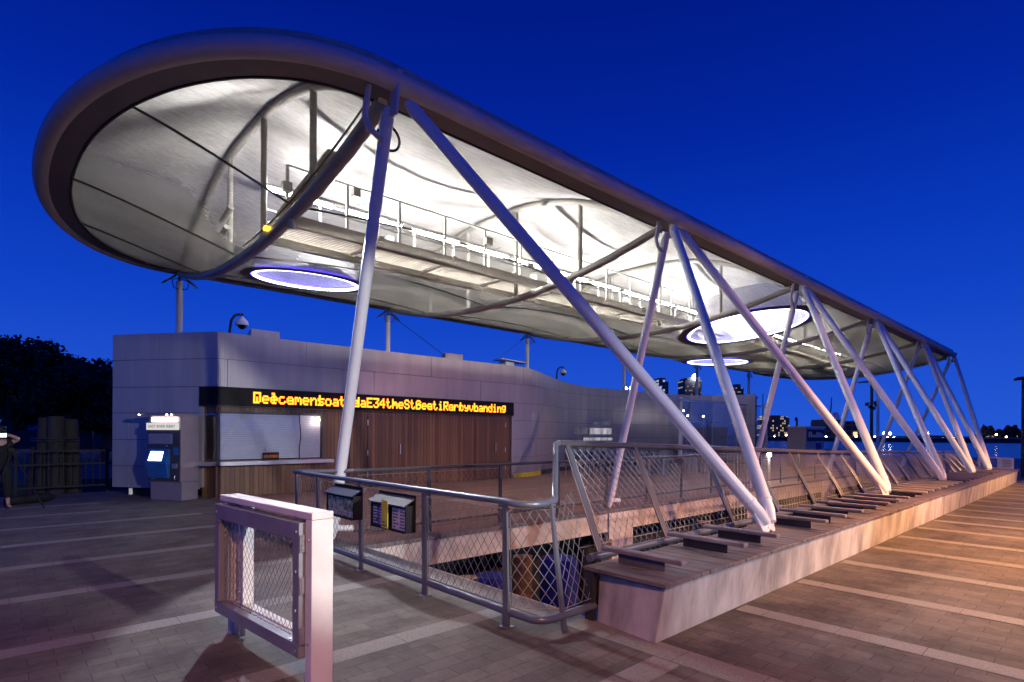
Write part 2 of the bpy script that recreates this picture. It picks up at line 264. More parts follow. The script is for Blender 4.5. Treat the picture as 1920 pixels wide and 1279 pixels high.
# ------------------------------------------------------------------ mesh builder
class MB:
    def __init__(s, T=None): s.v = []; s.f = []; s.T = T
    def add(s, vs, fs):
        o = len(s.v); s.v += [V(p) for p in vs]; s.f += [tuple(i+o for i in f) for f in fs]; return s
    def box(s, x0, x1, y0, y1, z0, z1):
        return s.add([(x0,y0,z0),(x1,y0,z0),(x1,y1,z0),(x0,y1,z0),(x0,y0,z1),(x1,y0,z1),(x1,y1,z1),(x0,y1,z1)],
                     [(3,2,1,0),(4,5,6,7),(0,1,5,4),(1,2,6,5),(2,3,7,6),(3,0,4,7)])
    def hexa(s, b, t):   # bottom 4 and top 4 corners, counter-clockwise from above
        return s.add(list(b)+list(t), [(3,2,1,0),(4,5,6,7),(0,1,5,4),(1,2,6,5),(2,3,7,6),(3,0,4,7)])
    def bar(s, p, q, w, h, upv=(0,0,1), w2=None, h2=None):
        p, q = V(p), V(q); d = (q-p).normalized(); sd = d.cross(V(upv))
        if sd.length < 1e-4: sd = d.cross(V((1,0,0)))
        sd.normalize(); u = sd.cross(d)
        w2 = w if w2 is None else w2; h2 = h if h2 is None else h2
        a = [p+sd*x*w/2+u*y*h/2 for x, y in ((-1,-1),(1,-1),(1,1),(-1,1))]
        b = [q+sd*x*w2/2+u*y*h2/2 for x, y in ((-1,-1),(1,-1),(1,1),(-1,1))]
        return s.add(a+b, [(3,2,1,0),(4,5,6,7),(0,1,5,4),(1,2,6,5),(2,3,7,6),(3,0,4,7)])
    def tube(s, pts, r, n=10, closed=False, caps=True):
        pts = [V(p) for p in pts]; k = len(pts); rs = r if isinstance(r, (list, tuple)) else [r]*k
        T = []
        for i in range(k):
            a = pts[(i-1) % k] if (closed or i > 0) else pts[i]; b = pts[(i+1) % k] if (closed or i < k-1) else pts[i]
            T.append((b-a).normalized())
        u = T[0].cross(V((0,0,1)))
        if u.length < 1e-3: u = T[0].cross(V((1,0,0)))
        u.normalize(); vs = []
        for i in range(k):
            u = u - T[i]*u.dot(T[i]); u.normalize(); w = T[i].cross(u)
            vs += [pts[i]+(u*math.cos(2*PI*j/n)+w*math.sin(2*PI*j/n))*rs[i] for j in range(n)]
        fs = []
        for i in range(k if closed else k-1):
            a, b = i*n, ((i+1) % k)*n
            fs += [(a+j, a+(j+1) % n, b+(j+1) % n, b+j) for j in range(n)]
        if caps and not closed: fs += [tuple(range(n-1, -1, -1)), tuple((k-1)*n+j for j in range(n))]
        return s.add(vs, fs)
    def prism(s, poly, z0, z1):
        n = len(poly)
        return s.add([(x,y,z0) for x,y in poly]+[(x,y,z1) for x,y in poly],
                     [tuple(range(n-1,-1,-1)), tuple(range(n,2*n))]+[(i,(i+1)%n,n+(i+1)%n,n+i) for i in range(n)])
    def lathe(s, prof, c=(0,0,0), n=20):
        vs = [(c[0]+r*math.cos(2*PI*j/n), c[1]+r*math.sin(2*PI*j/n), c[2]+z) for r, z in prof for j in range(n)]
        fs = [(i*n+j, i*n+(j+1)%n, (i+1)*n+(j+1)%n, (i+1)*n+j) for i in range(len(prof)-1) for j in range(n)]
        return s.add(vs, fs+[tuple(range(n-1,-1,-1)), tuple((len(prof)-1)*n+j for j in range(n))])
    def ball(s, c, r, n=8, sq=(1,1,1)):
        pr = [(math.sin(PI*i/n), -math.cos(PI*i/n)) for i in range(n+1)]
        vs = [(c[0]+max(a,1e-3)*r*sq[0]*math.cos(2*PI*j/(2*n)), c[1]+max(a,1e-3)*r*sq[1]*math.sin(2*PI*j/(2*n)), c[2]+b*r*sq[2]) for a, b in pr for j in range(2*n)]
        k = 2*n
        return s.add(vs, [(i*k+j, i*k+(j+1)%k, (i+1)*k+(j+1)%k, (i+1)*k+j) for i in range(n) for j in range(k)])
    def quad(s, a, b, c, d): return s.add([a,b,c,d], [(0,1,2,3)])
    def net(s, A, B, C, D, w, h, r, nodes=0.0):
        """wire net on the patch A-B (bottom) D-C (top): two families of diagonal wires"""
        A, B, C, D = V(A), V(B), V(C), V(D); Lb = (B-A).length; H = (D-A).length
        P = lambda a, t: (A*(1-a)+B*a)*(1-t)+(D*(1-a)+C*a)*t
        run = H*w/h
        for sg in (1, -1):
            k0 = int(-(run if sg > 0 else 0)/w)-1; k1 = int((Lb+(run if sg < 0 else 0))/w)+1
            for k in range(k0, k1+1):
                s0 = k*w
                ts = [0, 1]
                # s(t) = s0 + sg*run*t within 0..Lb
                tl = sorted(((0-s0)/(sg*run), (Lb-s0)/(sg*run)))
                t0, t1 = max(0, tl[0]), min(1, tl[1])
                if t1-t0 < .02: continue
                m = 4
                pts = [P((s0+sg*run*(t0+(t1-t0)*i/m))/Lb, t0+(t1-t0)*i/m) for i in range(m+1)]
                s.tube(pts, r, 3, caps=False)
        if nodes:
            rows = int(2*H/h)
            for j in range(1, rows):
                for i in range(int(Lb/w)+1):
                    a = (i+(.5 if j % 2 else 0))*w/Lb
                    if 0 < a < 1:
                        c = P(a, j/rows); e = nodes
                        s.add([c+V((e,0,0)), c-V((e,0,0)), c+V((0,e,0)), c-V((0,e,0)), c+V((0,0,e)), c-V((0,0,e))],
                              [(0,2,4),(2,1,4),(1,3,4),(3,0,4),(2,0,5),(1,2,5),(3,1,5),(0,3,5)])
        return s
    def build(s, name, m, parent=None, smooth=False, bevel=0, seg=2, angle=40):
        o0 = V((0,0,0))
        if parent is not None: o0 = OFF[parent.name]
        me = bpy.data.meshes.new(name)
        vs = [s.T @ p for p in s.v] if s.T is not None else s.v
        me.from_pydata([tuple(p-o0) for p in vs], [], s.f); me.update()
        if isinstance(m, str): m = MT[m]
        me.materials.append(m)
        if smooth:
            for p in me.polygons: p.use_smooth = True
            try: me.set_sharp_from_angle(angle=math.radians(angle))
            except Exception: pass
        o = bpy.data.objects.new(name, me); col.objects.link(o)
        if parent is not None: o.parent = parent
        OFF[o.name] = o0
        if bevel:
            b = o.modifiers.new('edge', 'BEVEL'); b.width = bevel; b.segments = seg; b.limit_method = 'ANGLE'
        return o
OFF = {}
def thing(name, label, cat, loc=(0,0,0), group=None):
    o = bpy.data.objects.new(name, None); col.objects.link(o); o.location = loc; o.empty_display_size = .2
    OFF[o.name] = V(loc); return tag(o, label, cat, group)
def tag(o, label, cat, group=None):
    o['label'] = label; o['category'] = cat
    if group: o['group'] = group
    return o
def structure(o): o['kind'] = 'structure'; return o
def copy_tree(o, parent=None):
    c = o.copy(); col.objects.link(c)
    if parent is not None: c.parent = parent
    for ch in list(o.children): copy_tree(ch, c)
    return c
def lamp(name, kind, loc, energy, color, size=.1, target=None, angle=None, blend=.5):
    d = bpy.data.lights.new(name, kind); d.energy = energy; d.color = color
    o = bpy.data.objects.new(name, d); col.objects.link(o); o.location = loc
    if kind in ('POINT', 'SPOT'): d.shadow_soft_size = size
    if target is not None: o.rotation_euler = (V(target)-V(loc)).to_track_quat('-Z', 'Y').to_euler()
    if angle: d.spot_size = math.radians(angle); d.spot_blend = blend
    return o

# ------------------------------------------------------------------ world: dusk sky
w = bpy.data.worlds.new('World'); scn.world = w; w.use_nodes = True
nt = w.node_tree; nt.nodes.clear()
wo = N(nt, 'ShaderNodeOutputWorld'); bg = N(nt, 'ShaderNodeBackground', Strength=1.0); nt.links.new(bg.outputs[0], wo.inputs[0])
tc = N(nt, 'ShaderNodeTexCoord'); sp = N(nt, 'ShaderNodeSeparateXYZ'); nt.links.new(tc.outputs['Generated'], sp.inputs[0])
cr = N(nt, 'ShaderNodeValToRGB'); nt.links.new(sp.outputs[2], cr.inputs[0]); nt.links.new(cr.outputs[0], bg.inputs[0])
el = cr.color_ramp.elements
stops = [(0, (.018, .10, .66)), (.1, (.012, .078, .62)), (.2, (.005, .056, .56)), (.32, (.002, .037, .47)), (.45, (.0006, .019, .345)), (.6, (.0002, .0105, .235)), (1, (.0002, .008, .18))]
el[0].position, el[0].color = stops[0][0], c4(stops[0][1]); el[1].position, el[1].color = stops[-1][0], c4(stops[-1][1])
for p, c in stops[1:-1]:
    e = el.new(p); e.color = c4(c)

# ------------------------------------------------------------------ ground, water
OX0, OX1, OY0, OY1 = 3.87, 26.5, 3.13, 7.52      # the open slot between pier edge and landing deck
b = MB(); b.box(-45, OX0, -45, 18.6, -.5, 0); structure(b.build('pavement', 'pave'))
b = MB(); b.box(OX0, 33, -45, OY0, -.5, 0); structure(b.build('promenade_pavement', 'pave2'))
b = MB(); b.box(OX0, 54, OY1, 21, -.34, -.002); b.box(OX1, 54, OY0, OY1, -.34, -.002); structure(b.build('landing_deck', 'deck'))
# paler granite courses let into the paving, block by block
b = MB(); Z = .004
def course(x0, x1, y0, y1, along):
    L0, L1 = (x0, x1) if along == 'x' else (y0, y1)
    a = L0
    while a < L1-.05:
        e = min(a+.6, L1); g = .003
        if along == 'x': b.quad((a+g,y0,Z),(e-g,y0,Z),(e-g,y1,Z),(a+g,y1,Z))
        else: b.quad((x0,a+g,Z),(x1,a+g,Z),(x1,e-g,Z),(x0,e-g,Z))
        a = e
for y in (-4.4, -2.75, -1.07, .6, 2.22, 3.88, 5.54, 7.22, 8.9, 10.63, 12.4, 14.05, 15.7):
    course(-24+.1*math.sin(y*9), 3.58 if y < 7.6 else (3.0 if y < 13 else 1.7), y-.11, y+.11, 'x')
course(3.59, 3.86, -20, 7.5, 'y')
for x in (5.2, 6.65, 8.09, 9.47, 10.78, 12.07, 13.3, 14.45, 15.7, 16.95, 18.2, 19.5, 20.8, 22.1, 23.4, 24.7, 26, 27.3, 28.6):
    course(x-.11, x+.11, -20, 2.44, 'y')
structure(b.build('granite_banding', 'granite'))
b = MB(); b.quad((-1500,-1500,-2.9),(3000,-1500,-2.9),(3000,3000,-2.9),(-1500,3000,-2.9)); structure(b.build('river_water', 'water'))
# pale concrete beam under the landing deck edge, with its timber nosing
b = MB(); b.box(3.9, 9.6, 7.42, 7.519, -.46, -.06); b.box(9.64, 10.5, 7.40, 7.519, -1.9, -.05); b.box(10.54, 26.4, 7.42, 7.519, -.46, -.06)
b.box(16.2, 17.0, 7.40, 7.418, -1.9, -.07); b.box(22.2, 23.0, 7.40, 7.418, -1.9, -.07)
structure(b.build('deck_edge_beam', 'fascia'))
b = MB(); b.box(3.88, 26.4, 7.36, 7.6, -.055, .012); structure(b.build('deck_nosing', 'wood', bevel=.008))
b = MB(); b.box(3.871, 3.95, 3.13, 7.4, -1.2, -.02); structure(b.build('quay_face', 'concrete'))
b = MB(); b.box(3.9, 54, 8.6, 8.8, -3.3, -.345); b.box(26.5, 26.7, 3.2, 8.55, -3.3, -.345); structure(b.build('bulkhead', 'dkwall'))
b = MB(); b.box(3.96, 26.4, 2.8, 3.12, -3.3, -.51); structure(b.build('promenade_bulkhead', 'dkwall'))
# supports and a moored hull seen down in the slot
for x, y in ((5.0, 6.4), (6.6, 6.9), (8.8, 6.9), (12.5, 6.8), (17, 6.8), (21.5, 6.8)):
    b = MB(); b.tube([(x, y, -3.4), (x, y, -.45)], .17, 12)
    tag(b.build('pier_pile', 'rust', smooth=True), 'rusty round pile standing in the water under the landing deck edge', 'pile', 'piles under the deck edge')
t = thing('mooring_float', 'deep blue float lying in the water slot between the leaning rail and the deck', 'float', (9, 5.4, -2.9))
b = MB(); b.box(6.6, 14.5, 4.1, 5.9, -3.1, -1.35); b.build('hull', 'bluesteel', t, bevel=.15, seg=3)
b = MB(); b.box(6.55, 14.55, 4.05, 5.95, -1.352, -1.25); b.build('deck_lip', 'bluesteel', t)
b = MB(); b.tube([(8, 5, -1.25), (8, 5, -.95)], .06); b.tube([(7.8, 5, -1.02), (8.2, 5, -1.02)], .045); b.build('bollard', 'dark', t)
t = thing('fender_tank', 'upright dark blue fender cylinders in the water behind the corner net', 'fender', (5.0, 5.1, -2.9))
for x, y, r, h in ((4.75, 6.5, .34, -.55), (5.75, 6.7, .3, -.6), (5.1, 4.9, .55, -1.2), (7.3, 6.7, .34, -.55)):
    b = MB(); b.tube([(x, y, -3.2), (x, y, h-.06), (x, y, h)], [r, r, r*.88], 20); b.build('cylinder', 'bluesteel', t, smooth=True)

# ------------------------------------------------------------------ canopy
NX = [3.6, 9.98, 16.75, 23.7, 31.0, 37.95]
YF, YB, YC, HB, ZE = 6.1, 17.3, 11.7, 5.6, 6.0
RX, XR = 3.1, 38.0
can = thing('ferry_canopy', 'long white steel canopy with glowing fabric roof on slanted tube legs', 'canopy', (20, 11.7, 0))
def rim(off=0, z=ZE, n=44):
    pts = [(XR, YF+off, z)]
    for x in (31, 23.7, 16.75, 9.98): pts.append((x, YF+off, z))
    for i in range(n+1):
        a = -PI/2-PI*i/n; e = 2/2.2
        cx, cy = math.cos(a), math.sin(a)
        pts.append((3.6-(RX-off)*abs(cx)**e, YC+math.copysign(abs(cy)**e, cy)*(HB-off), z))
    for x in (9.98, 16.75, 23.7, 31): pts.append((x, YB-off, z))
    pts.append((XR, YB-off, z)); return pts
b = MB(); b.tube(rim(0, ZE), .125, 16); b.build('edge_tube', 'rim', can, smooth=True)
b = MB(); b.tube(rim(.12, ZE+.2), .09, 10); b.build('edge_trim', 'trim', can, smooth=True)
b = MB(); A, B2 = rim(.08, ZE-.08), rim(.38, ZE-.10)
A2, B3 = rim(.08, ZE-.02), rim(.38, ZE-.03)
n = len(A); b.add(A+B2+A2+B3, [(i, i+1, n+i+1, n+i) for i in range(n-1)]+[(2*n+i, 3*n+i, 3*n+i+1, 2*n+i+1) for i in range(n-1)]+[(n+i, n+i+1, 3*n+i+1, 3*n+i) for i in range(n-1)]+[(i+1, i, 2*n+i, 2*n+i+1) for i in range(n-1)])
b.build('soffit', 'soffit', can)
b = MB(); b.tube(rim(.39, ZE-.09), .028, 6); b.build('edge_cable', 'seam', can, smooth=True)
HM = 5.24
def prof(y, p=2.1): return max(0, 1-min(1, abs(y-YC)/HM)**p)
def bay(x):
    for a, c in zip(NX, NX[1:]):
        if a <= x <= c: return math.sin(PI*(x-a)/(c-a))
    return 0
def rimx(y):
    k = min(1, abs(y-YC)/(HB-.36)); return 3.6-(RX-.36)*(1-k**2.2)**(1/2.2)
def zlow(x, y):
    if x < 3.6:
        xr = rimx(y); s = 1 if 3.6-xr < .02 else max(0, min(1, (x-xr)/(3.6-xr)))
        return 5.91-(.76*prof(y)-.0)*(s**1.15)
    return 5.91-.71*prof(y)*(1-.34*bay(x))
def zup(x, y):
    if x < 3.6:
        xr = rimx(y); s = 1 if 3.6-xr < .02 else max(0, min(1, (x-xr)/(3.6-xr)))
        return 5.95+1.66*prof(y, 2.4)*(s**.6)
    return 5.95+1.66*prof(y, 2.4)*(1-.3*bay(x))
RINGS = [((5.55, 13.5), 1.27, 5.37, .1), ((19.7, 9.1), 2.03, 5.5, -.14), ((27.1, 14.0), 1.5, 5.36, .03)]
def ringz(R, x, y): return R[2]+R[3]*(y-R[0][1])
def surf(zf, rings):
    b = MB(); nu = 190; nv = 60; vs = []; fs = []
    xs = [3.6-(1-i/22) for i in range(22)]
    ny = nv
    ys = [YC+HM*math.sin(PI/2*(2*j/ny-1)*.999) for j in range(ny+1)]
    cols = []
    for i in range(23):                       # rounded end, swept from the rim to the first rib
        s = i/22; cols.append([(rimx(y)+(3.6-rimx(y))*s, y) for y in ys])
    k = nu
    for i in range(1, k+1): cols.append([(3.6+(XR-3.6)*i/k, y) for y in ys])
    for c in cols:
        for x, y in c:
            z = zf(x, y)
            for R in rings:
                d = math.hypot(x-R[0][0], y-R[0][1])
                if d < R[1]+1.6:
                    q = max(0, min(1, (R[1]+1.6-d)/1.6)); q = q*q*(3-2*q); z = z*(1-q)+ringz(R, x, y)*q
                if abs(d-R[1]) < .13:
                    x = R[0][0]+(x-R[0][0])*R[1]/d; y = R[0][1]+(y-R[0][1])*R[1]/d
            vs.append((x, y, z))
    nn = ny+1
    for i in range(len(cols)-1):
        for j in range(ny):
            f = (i*nn+j, (i+1)*nn+j, (i+1)*nn+j+1, i*nn+j+1)
            cx = sum(vs[q][0] for q in f)/4; cy = sum(vs[q][1] for q in f)/4
            if any(math.hypot(cx-R[0][0], cy-R[0][1]) < R[1]-.02 for R in rings): continue
            fs.append(f)
    return b.add(vs, fs)
surf(zlow, RINGS).build('lower_membrane', 'memlow', can, smooth=True)
surf(zup, []).build('upper_membrane', 'memup', can, smooth=True)
# lower ribs (tubes), upper ribs (arched tubes) and the posts that join them
for i, x in enumerate(NX):
    ys = [YC+(HM+.05)*(2*j/40-1) for j in range(41)]
    r = .105 if i == 0 else .085
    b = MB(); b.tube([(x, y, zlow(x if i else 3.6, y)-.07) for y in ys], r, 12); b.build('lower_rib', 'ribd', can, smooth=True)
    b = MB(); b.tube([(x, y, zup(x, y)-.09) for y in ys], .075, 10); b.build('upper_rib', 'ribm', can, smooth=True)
    for y in (8.55, 10.75, 12.8, 14.7):
        b = MB(); b.tube([(x, y, zlow(x, y)), (x, y, zup(x, y)-.12)], .055, 10); b.build('strut', 'ribm', can, smooth=True)
# seams of the lower membrane: along the bays and fanning out over the rounded end
for y, y0 in ((9.15, 8.75), (12.0, 11.95), (14.9, 14.4)):
    pts = []
    for i in range(13):
        s = i/12; yy = y0+(y-y0)*s; xx = rimx(y0)+(3.6-rimx(y0))*s; pts.append((xx, yy, zlow(xx, yy)-.02))
    b = MB(); b.tube(pts, .018, 6)
    pts = []
    for i in range(160):
        x = 3.6+(XR-3.6)*i/159
        if any(math.hypot(x-R[0][0], y-R[0][1]) < R[1]+.15 for R in RINGS):
            if len(pts) > 1: b.tube(pts, .015, 6)
            pts = []; continue
        pts.append((x, y, zlow(x, y)-.02))
    b.tube(pts, .015, 6); b.build('seam', 'seam', can, smooth=True)
# light wells with LED rings
for (cx, cy), r, z, k in RINGS:
    n = 60
    ring = lambda rr, dz: [(cx+rr*math.cos(2*PI*i/n), cy+rr*math.sin(2*PI*i/n), z+k*rr*math.sin(2*PI*i/n)+dz) for i in range(n)]
    b = MB(); a, c, d = ring(r+.1+.1*r, -.035), ring(r+.0, -.05), ring(r-.03, .03)
    b.add(a+c+d, [(i, (i+1)%n, n+(i+1)%n, n+i) for i in range(n)]+[(n+i, n+(i+1)%n, 2*n+(i+1)%n, 2*n+i) for i in range(n)])
    col_o = b.build('light_ring', 'collar', can, smooth=True)
    nb = int(r*60)*4; b = MB(); b.tube(ring(r-.03, .01), .05, 8, closed=True); b.build('led_channel', 'led', col_o, smooth=True)
    b = MB(); b.tube([(cx+(r-.075)*math.cos(2*PI*i/nb), cy+(r-.075)*math.sin(2*PI*i/nb), z+k*(r-.075)*math.sin(2*PI*i/nb)-.02) for i in range(nb)], [(.04, .03, .015, .03)[i % 4] for i in range(nb)], 6, closed=True); b.build('led_strip', 'ledw', col_o, smooth=True)
    b = MB(); a = ring(r-.04, .02); c = ring(r*.86, .55); d = ring(r*.75, 1.0)
    b.add(a+c+d+[(cx, cy, z+1.15)], [(i, (i+1)%n, n+(i+1)%n, n+i) for i in range(n)]+[(n+i, n+(i+1)%n, 2*n+(i+1)%n, 2*n+i) for i in range(n)]+[(2*n+i, 2*n+(i+1)%n, 3*n) for i in range(n)])
    b.build('light_well', 'well', col_o, smooth=True)
# catwalk between the membranes, with its handrails and light fittings
cw = None
b = MB()
for y in (10.55, 11.85): b.box(3.9, 36.5, y-.05, y+.05, 5.5, 5.72)

for q in range(12): b.box(3.9, 36.5, 10.6+q*.1, 10.665+q*.1, 5.66, 5.69)
for x in [3.92+i*1.9 for i in range(17)]: b.box(x, x+.1, 10.45, 11.95, 5.62, 5.74)
cw = b.build('catwalk', 'catwalk', can)
for y in (10.55, 11.85):
    b = MB()
    for i in range(28): x = 3.95+i*1.2; b.box(x-.025, x+.025, y-.025, y+.025, 5.7, 6.62)
    for z in (6.62, 6.2, 5.95): b.tube([(3.95, y, z), (36.3, y, z)], .024 if z > 6.5 else .016, 6)
    b.build('handrail', 'whiteal', cw, smooth=True)
random.seed(3)
for i in range(22):
    x = 4.0+i*1.5+random.uniform(-.3, .3); y = random.choice((10.5, 11.9)); z = random.uniform(5.9, 6.45)
    b = MB(); b.box(x, x+random.uniform(.08, .22), y-.06, y+.06, z, z+random.uniform(.1, .22))
    b.tube([(x+.05, y, z), (x+.12, y+.05, z-.12), (x+.25, y, z-.08), (x+.5, y, z+.02)], .009, 5)
    b.build('junction_box', 'ribm', cw)
for i in range(20):
    x = 3.72+i*1.62
    b = MB(); b.box(x, x+1.36, 10.975, 11.025, 6.315, 6.36)
    fx = b.build('light_fixture', 'white', cw, bevel=.01)
    b = MB(); b.tube([(x+.04, 11, 6.28), (x+1.32, 11, 6.28)], .034, 10); b.build('tube', 'tube', fx)
# things bolted to the first rib: two floodlights, cable, amber marker lamp
for x, y, z in ((3.42, 12.1, 6.15), (3.4, 12.3, 5.8)):
    b = MB(); b.tube([(x, y, z), (x-.05, y+.42, z-.2)], .06, 12); b.build('floodlight_can', 'ribm', can, smooth=True)
b = MB(); b.lathe([(.04, .15), (.055, .12), (.062, 0), (.05, 0)], (3.55, 9.28, 5.0), 14); fl = b.build('floodlight_can', 'ribd', can, smooth=True)
b = MB(); b.lathe([(.0, 0), (.048, 0), (.048, .004), (0, .004)], (3.55, 9.28, 5.002), 14); b.build('lens', 'lampw', fl)
b = MB(); b.tube([(3.5, y, zlow(3.6, y)+.06) for y in [6.7+i*.2 for i in range(32)]], .016, 5); b.build('rib_cable', 'seam', can, smooth=True)
b = MB(); b.box(3.43, 3.58, 10.15, 10.27, 5.21, 5.26); b.build('marker_lamp', 'amberdot', can)
# hanging cross beam seen just behind the first rib
b = MB(); b.bar((3.9, 8.3, 6.0), (3.9, 10.5, 5.62), .35, .05); b.build('cross_plate', 'catwalk', can)

# legs: inner leg to the deck, outer legs to the bench, pinned in forked fins
BP = [(6.88, 2.87), (12.26, 2.95), (16.71, 2.87), (20.47, 2.85), (23.0, 2.8)]
DP = [(3.78, 8.2), (9.98, 7.68), (16.9, 7.68), (23.6, 7.68), (29.4, 7.68), (34.5, 7.68)]
def leg(p, q, r=.081):
    b = MB(); p, q = V(p), V(q); d = (q-p).normalized()
    b.tube([p, p+d*.12, p+d*.2, p+d*.201, p+d*.23, p+d*.231, q-d*.34, q-d*.339, q-d*.3, q-d*.299, q-d*.16, q], [r*.55, r, r, r*1.1, r*1.1, r, r, r*1.1, r*1.1, r, r, r*.6], 16)
    return b.build('leg', 'white', can, smooth=True, angle=60)
for i, x in enumerate(NX):
    top = V((x, YF+.03, ZE-.12))
    b = MB(); b.bar((x, YF-.03, ZE+.1), (x, YF+.03, ZE-.42), .06, .2, (0, 1, 0), .035, .16)
    b.build('apex_fin', 'rim', can, bevel=.01)
    dx, dy = DP[i]
    L1 = leg(top+V((0, .12, -.14)), (dx, dy, .02))
    if i < 5:
        b = MB(); b.tube([(dx, dy, .3), (dx+.1, dy-.02, .16), (dx+.32, dy-.05, .14)], .05, 12)
        b.build('drain_stub', 'white', L1, smooth=True)
    for j in (i-1, i):
        if 0 <= j < 5:
            bx, by = BP[j]; s = .09 if j == i else -.09
            q = V((bx-s*.75, by, .58)); t = top+V((s*1.5, -.1, -.12))
            Lg = leg(t, q)
            d = (q-t).normalized()
            b = MB(); b.bar(q-d*.2, V((bx-s*.5, by, .475)), .17, .035, (0, 1, 0), .22, .035); b.build('foot_plate', 'white', Lg, bevel=.006)
            b = MB()
            for yy in (-.022, .022): b.tube([q-d*.1+V((0, yy, 0)), q-d*.1+V((0, yy*1.9, 0))], .035, 12)
            b.build('foot_bolt', 'alu', Lg, smooth=True)
    # bent overflow pipe beside the apex
    b = MB(); b.tube([(x-.28, YF+.15, ZE-.1), (x-.3, YF+.2, ZE-.45), (x-.24, YF+.2, ZE-.6), (x-.05, YF+.22, ZE-.66)], .038, 10); b.build('overflow_pipe', 'rim', can, smooth=True)
b = MB()
c0 = V((3.75, 6.5, 5.5)); b.tube([c0+V((.16*math.sin(a), .0, .16*math.cos(a))) for a in [i*.3 for i in range(18)]], .018, 6); b.build('cable_coil', 'black', can, smooth=True)
# rear posts standing on / behind the building
for i, x in enumerate(NX):
    z0 = 4.0 if i < 3 else 0
    b = MB(); b.tube([(x, YB, z0), (x, YB, ZE-.3)], .085, 14); pst = b.build('rear_post', 'white', can, smooth=True)
    b = MB(); b.tube([(x, YB, ZE-.32), (x, YB, ZE-.1)], .035, 8)
    for s in (-1, 1):
        b.bar((x+s*.08, YB-.05, ZE-.14), (x+s*.42, YB-.05, ZE-.42), .04, .05)
        b.tube([(x, YB, ZE-.2), (x+s*.2, YB-.12, ZE-.3), (x+s*.16, YB-.1, ZE-.5), (x, YB-.05, ZE-.52)], .016, 6)
    b.build('post_head', 'dark', pst, smooth=True)
b = MB(); b.tube([(NX[1], YB, ZE-.2), (13.6, 17.6, 4.1)], .012, 5); b.tube([(NX[2], YB, ZE-.2), (14.2, 17.4, 4.1)], .008, 5); b.build('stay_wire', 'dark', can)

# ------------------------------------------------------------------ ticket building
bl = thing('ticket_building', 'low grey metal-clad building with brown wood front, ticket window and long wavy wall', 'building', (9, 16, 0))
PATH = [(3.4, 19.2), (2.7, 18.75), (2.3, 18.15), (2.15, 17.5), (2.98, 16.34), (3.96, 15.05), (14.2, 15.05), (14.9, 15.14), (15.6, 15.4), (16.6, 15.85), (17.6, 16.3), (18.7, 16.68), (20.4, 16.98), (22.8, 16.9), (26.4, 16.8), (28.8, 16.5), (29.8, 15.7), (30.25, 14.6), (30.2, 13.4)]
PL = [0]
for a, c in zip(PATH, PATH[1:]): PL.append(PL[-1]+math.hypot(c[0]-a[0], c[1]-a[1]))
def pth(s):
    s = max(0, min(PL[-1]-1e-6, s))
    for i in range(len(PATH)-1):
        if s <= PL[i+1]:
            t = (s-PL[i])/(PL[i+1]-PL[i]); a, c = PATH[i], PATH[i+1]
            return (a[0]+(c[0]-a[0])*t, a[1]+(c[1]-a[1])*t)
def pnorm(i):          # averaged outward normal at a path vertex
    n = V((0, 0))
    for a, c in ((i-1, i), (i, i+1)):
        if 0 <= a and c < len(PATH):
            d = V((PATH[c][0]-PATH[a][0], PATH[c][1]-PATH[a][1])).normalized(); n += V((d.y, -d.x))
    n.normalize()
    return n
def offs(s, o):
    i = max(k for k in range(len(PL)) if PL[k] <= s+1e-9); i = min(i, len(PL)-2); t = (s-PL[i])/(PL[i+1]-PL[i])
    p = pth(s); nn = (pnorm(i)*(1-t)+pnorm(i+1)*t)
    if i in (4, 5, 6) and t not in (0, 1):
        d = V((PATH[i+1][0]-PATH[i][0], PATH[i+1][1]-PATH[i][1])).normalized(); nn = V((d.y, -d.x))
    nn.normalize(); return (p[0]+nn.x*o, p[1]+nn.y*o)
def ztop(x): return 4.1 if x < 14.4 else max(3.82, 4.1-.28*(x-14.4)/5.5)
def strip(b, s0, s1, z0, z1, o0, o1):
    ss = sorted(set([s0, s1]+[q for q in PL if s0 < q < s1]))
    for a, c in zip(ss, ss[1:]):
        I = [offs(a+1e-7, o0), offs(c-1e-7, o0)]; O = [offs(a+1e-7, o1), offs(c-1e-7, o1)]
        zt = [z1(p[0]) if callable(z1) else z1 for p in (O[0], O[1])]
        b.hexa([(*O[0], z0), (*O[1], z0), (*I[1], z0), (*I[0], z0)], [(*O[0], zt[0]), (*O[1], zt[1]), (*I[1], zt[1]), (*I[0], zt[0])])
SC = PL[5]; ST = PL[-1]
SL = SC-.48                       # where the recessed wood corner starts on the left face
SR = SC+9.92                      # right end of the wood front
core = MB()
strip(core, .02, SL, .3, 3.9, -.35, -.02); strip(core, SL, SR, 2.75, 3.9, -.35, -.02); strip(core, SR, ST-.02, .1, 3.7, -.2, -.02)
core.build('core_wall', 'dark', bl)
rows = [.2, .75, 1.42, 2.1, 2.75, 3.44]
